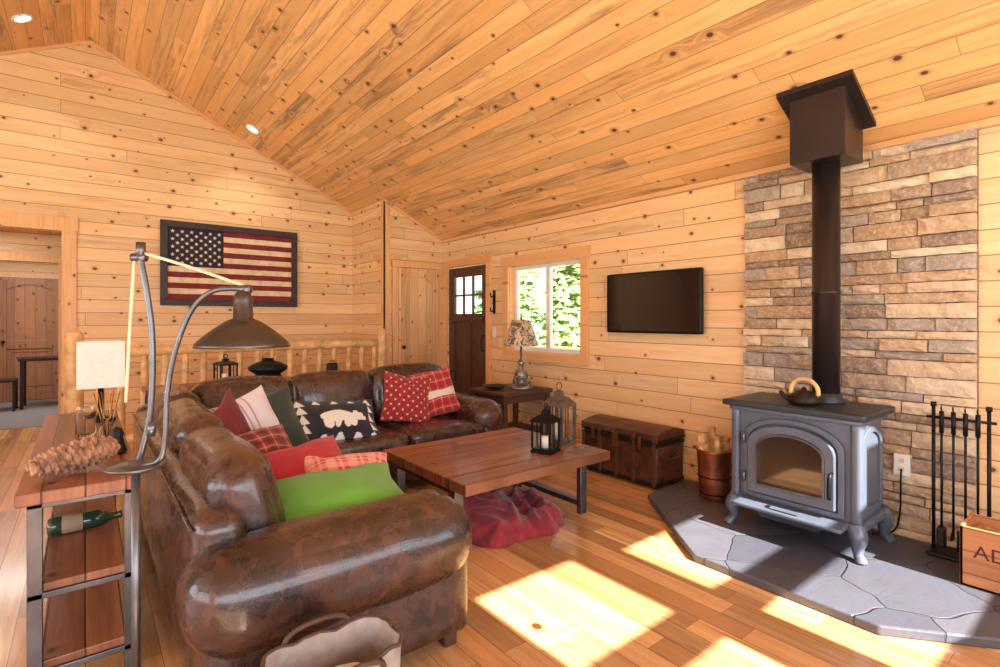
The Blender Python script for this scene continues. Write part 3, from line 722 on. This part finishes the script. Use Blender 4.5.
def lantern(name, cx, cy, z, w, h, mat, rot=0, p=.011):
    E = empty(name, (cx, cy, z)); hw = w/2
    V = []; F = []
    def rb(x0, x1, y0, y1, z0, z1):
        o = len(V)
        for q in bverts(x0, x1, y0, y1, z0, z1):
            c, s = math.cos(rot), math.sin(rot)
            V.append((cx+q[0]*c-q[1]*s, cy+q[0]*s+q[1]*c, q[2]))
        F.extend([tuple(i+o for i in f) for f in BF])
    bt = z+h*.62
    rb(-hw, hw, -hw, hw, z, z+.018); rb(-hw*.9, hw*.9, -hw*.9, hw*.9, z+.018, z+.03); rb(-hw, hw, -hw, hw, bt, bt+.014)
    for sx in (-1, 1):
        for sy in (-1, 1):
            rb(sx*hw*.88-p/2, sx*hw*.88+p/2, sy*hw*.88-p/2, sy*hw*.88+p/2, z+.03, bt)
    for q in (-1, 1):
        rb(-.004, .004, q*hw*.88-.003, q*hw*.88+.003, z+.03, bt); rb(q*hw*.88-.003, q*hw*.88+.003, -.004, .004, z+.03, bt)
    mkobj('cage', V, F, mat, None, E)
    V = []
    c, s = math.cos(rot), math.sin(rot)
    for r_, zz in ((hw, bt+.014), (hw*.55, bt+h*.13), (hw*.28, bt+h*.16), (hw*.28, bt+h*.22), (hw*.12, bt+h*.25)):
        for a, b_ in ((-1, -1), (1, -1), (1, 1), (-1, 1)):
            V.append((cx+(a*c-b_*s)*r_, cy+(a*s+b_*c)*r_, zz))
    F = [(0, 1, 2, 3), (16, 17, 18, 19)]
    for i in range(4):
        for k in range(4): F.append((i*4+k, i*4+(k+1) % 4, i*4+4+(k+1) % 4, i*4+4+k))
    mkobj('roof', V, F, mat, None, E)
    zt = bt+h*.25; rr = h*.065
    tube('ring', [(cx+rr*math.sin(a*math.pi/8)*c, cy+rr*math.sin(a*math.pi/8)*s, zt+rr-rr*math.cos(a*math.pi/8)) for a in range(17)], .004, mat, E, seg=6)
    lathe('candle', [(.0, z+.03), (w*.2, z+.03), (w*.2, z+h*.32), (0, z+h*.32)], cx, cy, M_SHADEW, E, seg=16)
lantern('candle_lantern', 2.44, 2.56, .45, .15, .33, M_BLACK, .3)
lantern('candle_lantern', 2.69, 2.68, .45, .18, .44, simple('weathered_zinc', S(112, 100, 92), .5, .5, var=.25, scale=20), .15, .02)

# crumpled blanket heap under the table
V = []; F = []
NX = 90
for j in range(NX+1):
    for i in range(NX+1):
        u = 2*i/NX-1; v = 2*j/NX-1
        ang = math.atan2(v, u)
        rr = math.sqrt(u*u+v*v)*(1.05+.32*noise.noise(Vector((math.cos(ang)*1.6, math.sin(ang)*1.6, 5)))+.1*noise.noise(Vector((math.cos(ang)*5, math.sin(ang)*5, 2))))
        hh = max(0, 1-rr**4)**.5 if rr < 1 else 0
        wx = u*1.3+.5*noise.noise(Vector((u*1.6, v*1.6, 1))); wy = v*1.3+.5*noise.noise(Vector((u*1.6, v*1.6, 7)))
        rid = 1-abs(noise.noise(Vector((wx*2.4, wy*1.1, 4))))*2.4
        rid2 = 1-abs(noise.noise(Vector((wx*1.6, wy*3.6, 14))))*2.4
        z = hh*(.06+.06*max(0, rid)**.8+.05*max(0, rid2)**.8+.05*noise.noise(Vector((u*1.2, v*1.2, 9))))
        V.append((2.17+.47*u+.10*v, 2.78+.44*v-.08*u, .004+max(0, z)))
for j in range(NX):
    for i in range(NX):
        a = j*(NX+1)+i
        q = (a, a+1, a+NX+2, a+NX+1)
        if max(V[k][2] for k in q) > .005: F.append(q)
mkobj('fleece_blanket', V, F, M_MAROON, smooth=True)

# ------------------------------------------------------------ end table & lamp
E = empty('end_table', (3.53, 4.25, 0))
box('top', 3.2, 3.87, 3.95, 4.55, .575, .615, M_DARKWOOD, E, bevel=.006)
boxes('legs', [(x_, x_+.05, y_, y_+.05, 0, .575) for x_ in (3.22, 3.8) for y_ in (3.97, 4.48)], M_DARKWOOD, E, bevel=.004)
boxes('apron_and_shelf', [(3.24, 3.83, 3.985, 4.005, .5, .575), (3.24, 3.83, 4.495, 4.515, .5, .575), (3.235, 3.255, 4, 4.5, .5, .575), (3.82, 3.84, 4, 4.5, .5, .575), (3.24, 3.84, 3.99, 4.51, .16, .185)], M_DARKWOOD, E, bevel=.003)
E = empty('table_lamp', (3.6, 4.15, .615)); lx, ly = 3.6, 4.15
lathe('base', [(0, .616), (.13, .616), (.135, .63), (.12, .65), (.08, .66), (.05, .68), (.06, .72), (.075, .76), (.06, .80), (.03, .83), (.022, .86), (.045, .885), (.03, .91), (.012, .93), (.012, 1.1)], lx, ly, M_SILVER, E)
sc = []
for k in range(26):
    a = k*2.4; r_ = .10-.0024*k; zz = .65+.0055*k
    sc.append(([(lx+r_*math.cos(a), ly+r_*math.sin(a), zz-.012), (lx+(r_+.012)*math.cos(a), ly+(r_+.012)*math.sin(a), zz+.012)], [.018, .008]))
tubes('carved_pinecones', sc, M_SILVER, E, seg=8)
b = NB('patterned_shade'); o, x, y, z = b.coords()
nn = b.noise(o, 22, 3, .6, 1.0)
M_PSH = b.out(b.mix(b.mr(nn, .48, .56, 0, 1), S(206, 184, 152), S(110, 88, 72)), .85)
lathe('shade', [(.182, 1.07), (.185, 1.075), (.098, 1.34), (.094, 1.34), (.178, 1.078), (.178, 1.073)], lx, ly, M_PSH, E)
lathe('finial', [(.012, 1.08), (.012, 1.34), (.01, 1.345), (.014, 1.36), (0, 1.375)], lx, ly, M_BLACK, E, seg=12)
lathe('serving_bowl', [(.0, .617), (.05, .617), (.11, .64), (.13, .655), (.125, .655), (.05, .63), (0, .628)], 3.36, 4.3, M_DUCT)

# ------------------------------------------------------------ sofa-back table and things on it
E = empty('sofa_back_table', (1.5, 4.9, 0))
box('top', .35, 2.6, 4.72, 5.05, .77, .81, M_RUSTY, E, bevel=.005)
boxes('legs', [(x_, x_+.04, y_, y_+.04, 0, .77) for x_ in (.37, 2.54) for y_ in (4.74, 4.99)], M_STEEL, E)
lantern('candle_lantern', .93, 4.9, .81, .15, .24, M_BLACK, .2)
E = empty('oil_lamp', (1.27, 4.9, .81))
lathe('font', [(0, .811), (.12, .811), (.125, .83), (.10, .86), (.16, .90), (.165, .93), (.1, .965), (.05, .98), (.05, 1.0)], 1.27, 4.9, M_BLACK, E)
lathe('chimney', [(.04, 1.0), (.065, 1.03), (.06, 1.07), (.038, 1.12), (.036, 1.12), (.058, 1.07), (.062, 1.03), (.038, 1.0)], 1.27, 4.9, M_GLASS, E)
E = empty('table_clock', (1.85, 4.9, .81))
softb('case', 1.80, 1.90, 4.87, 4.93, .81, .93, .02, M_DUCT, E)
lathe('face_bezel', [(.0, .94), (.03, .94), (.02, .955), (0, .96)], 1.85, 4.9, M_BRASS, E)

# ------------------------------------------------------------ log railing
E = empty('log_railing', (1.5, 6.12, 0))
L_ = [([(-.05, 6.12, 1.03), (1.4, 6.12, 1.045), (2.93, 6.12, 1.04)], [.05, .055, .05], 4), ([(-.05, 6.12, .2), (2.93, 6.12, .2)], .045)]
for k in range(17):
    xx = .1+k*.172; j = random.uniform(-.012, .012)
    L_.append(([(xx, 6.12, .2), (xx+j, 6.12+j, .6), (xx+j*.5, 6.12, 1.03)], [.03, .036, .03], 3))
tubes('rails_and_balusters', L_, M_LOG, E)
tubes('newel_posts', [([(2.94, 6.09, 0), (2.94, 6.09, 1.2), (2.94, 6.09, 1.23)], [.055, .055, .045]), ([(-.08, 6.12, 0), (-.08, 6.12, 1.2), (-.08, 6.12, 1.23)], [.07, .07, .05])], M_LOG, E, seg=14)

# ------------------------------------------------------------ framed flag
E = empty('framed_flag', (1.46, YF-.03, 2.0)); X0, X1, Z0, Z1 = .68, 2.24, 1.51, 2.515; fw = .075; yf = YF-.02
boxes('frame', [(X0, X1, yf-.035, yf, Z0, Z0+fw), (X0, X1, yf-.035, yf, Z1-fw, Z1), (X0, X0+fw, yf-.035, yf, Z0+fw, Z1-fw), (X1-fw, X1, yf-.035, yf, Z0+fw, Z1-fw), (X0+.03, X1-.03, yf-.005, yf+.018, Z0+.03, Z1-.03)], M_FRAME, E, bevel=.004)
fx0, fx1, fz0, fz1 = X0+fw, X1-fw, Z0+fw, Z1-fw
sh = (fz1-fz0)/13; cw = (fx1-fx0)*.42
st = [(fx0 if k < 6 else fx0+cw, fx1, yf-.012, yf-.005, fz0+k*sh, fz0+(k+1)*sh) for k in range(13)]
boxes('stripes', st, [M_FRED, M_FCRM], E, mi=[k % 2 for k in range(13)])
box('canton', fx0, fx0+cw, yf-.013, yf-.005, fz0+6*sh, fz1, M_FNAVY, E)
V = []; F = []
ch = fz1-(fz0+6*sh)
for r_ in range(9):
    n = 6 if r_ % 2 == 0 else 5
    for k in range(n):
        cxs = fx0+cw*((2*k+1+(0 if n == 6 else 1))/12); czs = fz1-ch*(r_+1)/10
        o = len(V); V.append((cxs, yf-.0150, czs))
        for q in range(10):
            a = math.pi/2+q*math.pi/5; rr = .024 if q % 2 == 0 else .011
            V.append((cxs+rr*math.cos(a), yf-.0150, czs+rr*math.sin(a)))
        for q in range(10): F.append((o, o+1+q, o+1+(q+1) % 10))
mkobj('stars', V, F, M_FCRM, None, E)

# ------------------------------------------------------------ console table
E = empty('console_table', (-.02, 3.3, 0)); k0, k1, q0, q1 = -.19, .16, 2.4, 4.3
box('top', k0, k1, q0, q1, .705, .75, M_RUSTY, E, bevel=.005)
box('shelf_upper', k0+.06, k1-.04, q0+.04, q1-.04, .385, .415, M_RUSTY, E, bevel=.004)
box('shelf_lower', k0+.06, k1-.04, q0+.04, q1-.04, .11, .14, M_RUSTY, E, bevel=.004)
lg = [(x_, x_+.042, y_, y_+.035, 0, .705) for x_ in (k0+.03, k1-.045) for y_ in (q0+.03, q1-.065)]
lg += [(k0+.03, k1-.01, y_, y_+.035, z_, z_+.02) for y_ in (q0+.03, q1-.065) for z_ in (.365, .09, .685)]
boxes('metal_legs', lg, M_STEEL, E, bevel=.002)
E = empty('wine_bottle', (0, 2.95, .45))
def hl(name, prof, y, z, x0, mat, par):
    pts = [(x0+p[1], y, z) for p in prof]; return tube(name, pts, [p[0] for p in prof], mat, par, seg=18)
hl('glass_body', [(.02, 0), (.036, .004), (.038, .02), (.038, .17), (.03, .20), (.015, .225), (.014, .25), (.016, .251), (.016, .262)], 2.95, .455, -.13, M_GREENG, E)
hl('label', [(.0385, 0), (.0388, .001), (.0388, .07), (.0385, .071)], 2.95, .455, -.08, M_LABEL, E)
def pinecone():
    V = []; F = []
    c = Vector((-.03, 2.62, .815)); R = Matrix.Rotation(math.radians(20), 3, 'Z') @ Matrix.Rotation(math.radians(-6), 3, 'Y')
    n = 95
    v, f = tubegeo([(-.14, 0, 0), (-.08, 0, 0), (0, 0, 0), (.08, 0, 0), (.14, 0, 0)], [.012, .036, .038, .026, .008], 10)
    V += [R @ Vector(p)+c for p in v]; F += f
    for k in range(n):
        t = k/(n-1); xx = -.14+t*.25; a = k*2.39996
        rad = .062*math.sin(math.pi*(.16+.78*(1-t)))**.7+.004
        d = Vector((.3+.9*t, math.cos(a), math.sin(a))).normalized(); base = Vector((xx, 0, 0))
        s = d.cross(Vector((1, 0, 0))).normalized(); nrm = s.cross(d).normalized()
        w = .016+.010*math.sin(math.pi*(1-t)); tip = base+d*rad; mid = base+d*rad*.78
        o = len(V)
        pts = [base+s*w*.4, base-s*w*.4, mid-s*w, tip-s*w*.6, tip+d*.004, tip+s*w*.6, mid+s*w]
        low = [p-nrm*.005 for p in pts]; low[2] -= nrm*.003; low[3] -= nrm*.007; low[4] -= nrm*.009; low[5] -= nrm*.007; low[6] -= nrm*.003
        for p in pts+low: V.append(R @ p+c)
        m = len(pts)
        F.append(tuple(o+i for i in range(m))); F.append(tuple(o+m+i for i in reversed(range(m))))
        for i in range(m): F.append((o+i, o+(i+1) % m, o+m+(i+1) % m, o+m+i))
    return mkobj('pinecone', V, F, M_PINE)
pinecone()
E = empty('shaded_lamp', (.05, 3.9, .75)); lx, ly = .07, 3.85
lathe('base', [(0, .751), (.07, .751), (.075, .765), (.03, .775), (.014, .79), (.014, 1.0)], lx, ly, M_BLACK, E)
hw = .11; zb, zt = .955, 1.22
outer = [(lx-hw, ly-hw), (lx+hw, ly-hw), (lx+hw, ly+hw), (lx-hw, ly+hw)]
inner = [(lx-hw+.004, ly-hw+.004), (lx+hw-.004, ly-hw+.004), (lx+hw-.004, ly+hw-.004), (lx-hw+.004, ly+hw-.004)]
ringprism('square_shade', outer, inner, 'z', zb, zt, M_SHADEW, E)
boxes('spider', [(lx-hw, lx+hw, ly-.003, ly+.003, .99, .995)], M_BLACK, E)
E = empty('reed_diffuser', (.06, 3.1, .75)); lx, ly = .08, 3.1
lathe('bottle', [(0, .751), (.033, .751), (.036, .76), (.036, .83), (.025, .845), (.014, .855), (.014, .875), (.010, .875), (.010, .85), (.03, .825), (.03, .757), (0, .757)], lx, ly, M_GLASS, E)
tubes('reeds', [([(lx, ly, .76), (lx+.05*math.cos(k), ly+.05*math.sin(k), 1.0)], .0022) for k in range(0, 7)], M_BRASS, E, seg=5)
E = empty('carved_figurine', (.08, 2.85, .75))
lathe('body', [(0, .751), (.035, .751), (.038, .765), (.028, .79), (.022, .82), (.026, .84), (.018, .86), (0, .87)], .11, 2.88, M_DUCT, E, seg=14)
E = empty('glass_jar', (.02, 3.3, .75))
lathe('jar', [(0, .751), (.04, .751), (.043, .77), (.043, .87), (.034, .89), (.034, .90), (.038, .87), (.038, .77), (0, .757)], .0, 3.4, M_GLASS, E, seg=20)

# ------------------------------------------------------------ floor lamp
E = empty('floor_lamp', (.12, 1.9, 0)); dx, dy = .7815, -.624
def P(s, z, o=0): return (.118+dx*s+o*.624, 1.9+dy*s+o*.7815, z)
lathe('weighted_base', [(0, 0), (.13, 0), (.135, .01), (.13, .022), (.03, .035), (.018, .05), (.012, .06)], .118, 1.9, M_STEEL, E)
lathe('round_tray', [(0, .895), (.05, .895), (.078, .905), (.08, .915), (.072, .912), (.02, .915), (.02, .93), (0, .93)], .118, 1.9, M_STEEL, E)
tubes('poles', [([P(0, .03), P(0, .9)], .0125),
                ([P(.0, .9), P(.02, .96), P(.045, 1.08), P(.05, 1.28), P(.035, 1.42), P(.017, 1.52), P(.015, 1.57)], .0085, 5),
                ([P(.0, .91), P(.07, .925), P(.088, 1.0), P(.095, 1.13), P(.12, 1.26), P(.17, 1.38), P(.235, 1.435), P(.33, 1.44)], .0075, 5)], M_STEEL, E)
tubes('cords', [([P(.015, 1.55), P(.15, 1.51), P(.325, 1.45)], .005, 3), ([P(-.003, 1.55), P(-.018, 1.32), P(-.03, 1.1)], .005, 3)], M_CREAM, E, seg=6)
tubes('joints', [([P(-.01, 1.535), P(.03, 1.535)], .013), ([P(.015, 1.535), P(.015, 1.58)], .013), ([P(.045, 1.0), P(.05, 1.04)], .012), ([P(.31, 1.44), P(.345, 1.44)], .013)], M_STEEL, E)
sxx, syy, _ = P(.322, 0)
b = NB('aged_shade_metal'); o, x, y, z = b.coords()
M_SHM = b.out(b.mix(b.noise(o, 12, 4), S(66, 62, 62), S(106, 100, 96)), .35, .85)
lathe('metal_shade', [(.132, 1.266), (.13, 1.276), (.110, 1.296), (.084, 1.318), (.05, 1.342), (.028, 1.352), (.026, 1.405), (.022, 1.425), (.008, 1.44), (.0, 1.44)], sxx, syy, M_SHM, E)
lathe('shade_liner', [(.128, 1.267), (.106, 1.29), (.08, 1.312), (.047, 1.336), (.0, 1.34)], sxx, syy, M_SHADEW, E)
lathe('bulb', [(0, 1.262), (.02, 1.268), (.028, 1.285), (.018, 1.31), (.014, 1.335)], sxx, syy, M_PLATE, E, seg=14)

# ------------------------------------------------------------ canvas tote
E = empty('canvas_tote', (.54, 1.42, 0))
V = []; F = []
segs = 64; levels = [0, .05, .12, .2, .28, .35, .41]
for li, zz in enumerate(levels):
    for k in range(segs):
        a = 2*math.pi*k/segs
        cx_ = math.copysign(abs(math.cos(a))**.6, math.cos(a)); sy_ = math.copysign(abs(math.sin(a))**.6, math.sin(a))
        g = 1+.04*li/6+.05*noise.noise(Vector((cx_*4, sy_*4, zz*9)))
        V.append((.545+.175*cx_*g, 1.43+.105*sy_*g, zz+.008+(.03*noise.noise(Vector((cx_*2, sy_*2, 4))) if li == 6 else 0)))
for li in range(len(levels)-1):
    for k in range(segs): F.append((li*segs+k, li*segs+(k+1) % segs, (li+1)*segs+(k+1) % segs, (li+1)*segs+k))
F.append(tuple(range(segs)))
o_ = mkobj('body', V, F, M_CANVAS, None, E, smooth=True)
md = o_.modifiers.new('s', 'SOLIDIFY'); md.thickness = .006
rim = V[-segs:]; tube('rim_binding', rim+[rim[0]], .006, M_STRAP, E, seg=6)
tubes('handles', [([(.44, 1.315, .25), (.44, 1.31, .39), (.47, 1.295, .43), (.54, 1.29, .44), (.61, 1.295, .43), (.64, 1.31, .39), (.64, 1.315, .25)], .008, 5),
                  ([(.44, 1.545, .25), (.44, 1.545, .40), (.47, 1.55, .44), (.54, 1.55, .45), (.61, 1.55, .44), (.64, 1.545, .40), (.64, 1.545, .25)], .008, 5)], M_STRAP, E, seg=8)
softb('folded_cloth', .42, .67, 1.36, 1.50, .14, .35, .05, M_PAPER, E, nz=.04, ns=9, N=18)

# ------------------------------------------------------------ small wall things
E = empty('light_switch', (XR-.01, 4.98, 1.18)); softb('plate', XR-.008, XR, 4.985, 5.045, 1.13, 1.25, .003, M_PLATE, E); box('toggle', XR-.016, XR-.006, 5.008, 5.022, 1.175, 1.2, M_PLATE, E)
E = empty('wall_hook_decor', (XR-.02, 5.0, 1.5))
boxes('plaque', [(XR-.02, XR, 4.99, 5.03, 1.42, 1.7)], M_BLACK, E, bevel=.006)
tubes('hooks', [([(XR-.02, 5.01, z_), (XR-.06, 5.01, z_-.02), (XR-.07, 5.01, z_+.03)], .008, 3) for z_ in (1.46, 1.64)], M_BLACK, E, seg=6)
def canlight(x, y):
    E = empty('recessed_light', (x, y, cz(x)))
    sgn = -1 if x > RX else 1
    nrm = Vector((.4472*sgn, 0, -.8944)); base = Vector((x, y, cz(x)))
    Rm = nrm.to_track_quat('Z', 'Y').to_matrix()
    def ring(nm, prof, mat):
        ob = lathe(nm, prof, 0, 0, mat, None, seg=24)
        for v in ob.data.vertices: v.co = Rm @ v.co+base
        ob.parent = E; ob.matrix_parent_inverse = Matrix.Translation(E.location).inverted()
    ring('trim_ring', [(.085, -.005), (.088, .008), (.07, .012), (.062, .004)], M_WHITE)
    ring('lens', [(0.0, .006), (.063, .006), (.063, .002)], M_BULB)
canlight(1.57, 6.73); canlight(-.46, 6.55)

E = empty('writing_desk', (-.3, 10.7, 0))
box('top', -.78, .3, 10.4, 10.95, .72, .76, M_DUCT, E)
boxes('legs', [(x_, x_+.04, y_, y_+.04, 0, .72) for x_ in (-.76, .24) for y_ in (10.43, 10.88)], M_DUCT, E)
E = empty('desk_chair', (-1.0, 10.5, 0))
boxes('frame', [(-1.15, -.80, 10.3, 10.7, .43, .46), (-1.15, -1.12, 10.3, 10.33, 0, .9), (-1.15, -1.12, 10.67, 10.7, 0, .9), (-.83, -.80, 10.3, 10.33, 0, .43), (-.83, -.80, 10.67, 10.7, 0, .43), (-1.15, -1.13, 10.33, 10.67, .6, .66), (-1.15, -1.13, 10.33, 10.67, .82, .89)], M_DUCT, E)

# ------------------------------------------------------------ exterior
box('ground_outside', -30, 60, -40, 60, -.6, -.5, M_GRASS)
def conifer(x, y, h, r):
    V = []; F = []; M = []
    v, f = tubegeo([(x, y, -.5), (x, y, h*.95)], [.11, .03], 8); V += v; F += f; M += [1]*len(f)
    nb = int(70+h*26)
    for k in range(nb):
        t = random.random()**.8; zb_ = .2+h*t; L = r*(1-t)*random.uniform(.6, 1.1)+.12; a = random.uniform(0, 6.283)
        d = Vector((math.cos(a), math.sin(a), random.uniform(-.35, .05))); s = Vector((-math.sin(a), math.cos(a), 0)); b0 = Vector((x, y, zb_))
        for q in range(5):
            t0 = .15+q*.18; p = b0+d*L*t0; w = L*.26*(1.15-t0)+.05
            o = len(V)
            V += [p, p+s*w+d*w*.8+Vector((0, 0, -.08*w)), p+d*w*1.4, p-s*w+d*w*.8+Vector((0, 0, -.08*w)), p+Vector((0, 0, .12))+d*w*.7]
            F += [(o, o+1, o+4), (o+1, o+2, o+4), (o+2, o+3, o+4), (o+3, o, o+4), (o, o+3, o+2, o+1)]; M += [0]*5
    return mkobj('conifer_tree', V, F, [M_LEAF, M_TRK], M)
for (x_, y_, h_, r_) in ((11, 8.4, 6, 1.0), (13, 12.4, 8, 1.1), (17, 12.8, 9, 1.3), (13.5, 17.2, 8, 1.2), (19, 17.6, 10, 1.4), (9.2, 9.2, 2.2, .6), (17.5, 21, 9, 1.5), (15.5, 8.8, 8, 1.3), (11.5, 14.3, 4, .8), (21, 24, 10, 2.0)):
    conifer(x_, y_, h_, r_)
E = empty('deck', (5, 4.5, -.1))
box('deck_boards', XR+.13, 6.2, 1.5, 9, -.16, -.06, M_FLOOR, E)
tubes('deck_railing', [([(6.1, 1.5, .85), (6.1, 9, .85)], .05), ([(6.1, 1.5, .1), (6.1, 9, .1)], .04)]+[([(6.1, 1.6+k*.25, .1), (6.1, 1.6+k*.25, .85)], .022) for k in range(30)], M_LOG, E, seg=8)

# ------------------------------------------------------------ light
w = bpy.data.worlds.new('sky'); scene.world = w; w.use_nodes = True
nt = w.node_tree; bg = nt.nodes['Background']
tcw = nt.nodes.new('ShaderNodeTexCoord'); sw = nt.nodes.new('ShaderNodeSeparateXYZ'); cr = nt.nodes.new('ShaderNodeValToRGB')
nt.links.new(tcw.outputs['Generated'], sw.inputs[0]); nt.links.new(sw.outputs[2], cr.inputs[0]); nt.links.new(cr.outputs[0], bg.inputs[0])
cr.color_ramp.elements[0].color = (.95, .98, 1, 1); cr.color_ramp.elements[1].color = (.45, .65, 1, 1); cr.color_ramp.elements[1].position = .7
bg.inputs[1].default_value = 2.0
def lamp(name, typ, loc, rot, power, col=(1, 1, 1), size=None, sy=None):
    l = bpy.data.lights.new(name, typ); l.energy = power; l.color = col
    if typ == 'AREA':
        l.shape = 'RECTANGLE'; l.size = size; l.size_y = sy or size
    elif size: l.shadow_soft_size = size
    o = bpy.data.objects.new(name, l); o.location = loc
    o.rotation_euler = rot; COL.objects.link(o); return o
sun = lamp('sun', 'SUN', (0, -10, 8), (0, 0, 0), 30, (1, .97, .92))
sun.data.angle = math.radians(.6)
sun.rotation_euler = Vector((0, 1, -.8)).to_track_quat('-Z', 'Y').to_euler()
def aim(o, d): o.rotation_euler = Vector(d).to_track_quat('-Z', 'Y').to_euler()
a = lamp('fill_back', 'AREA', (0, YB+.03, 1.7), (0, 0, 0), 230, (.87, .94, 1), 6.5, 1.9); aim(a, (0, 1, .15))  # added area fill inside the back wall, brightens the room from behind camera
a = lamp('fill_left', 'AREA', (XL+.05, 2.2, 1.5), (0, 0, 0), 150, (.9, .95, 1), 5.5, 1.7); aim(a, (1, 0, .15))  # second added fill, out of view along the left wall
a = lamp('hall_fill', 'AREA', (-1, 8.0, 2.38), (0, 0, 0), 10, (1, .9, .78), .8, .5); aim(a, (0, 0, -1))  # added fill under the hall ceiling, no fixture there
a = lamp('bedroom_fill', 'AREA', (-.8, 10, 2.45), (0, 0, 0), 50, (1, .95, .9), 1.2, 1.2); aim(a, (0, 0, -1))  # unseen overhead fill added to brighten the far bedroom
for (x_, y_) in ((1.57, 6.73), (-.46, 6.55)):
    s_ = lamp('can_spot', 'SPOT', (x_, y_, cz(x_)-.04), (0, 0, 0), 22, (1, .9, .76), .05); s_.data.spot_size = 2.0; s_.data.spot_blend = .6

# ------------------------------------------------------------ camera
cam = bpy.data.cameras.new('camera'); cam.sensor_width = 36; cam.lens = .519*36; cam.shift_y = -.0145; cam.clip_start = .05; cam.clip_end = 200
co = bpy.data.objects.new('camera', cam); co.location = (0, 0, 1.35); co.rotation_euler = (math.radians(90), 0, math.radians(-38.61))
COL.objects.link(co); scene.camera = co
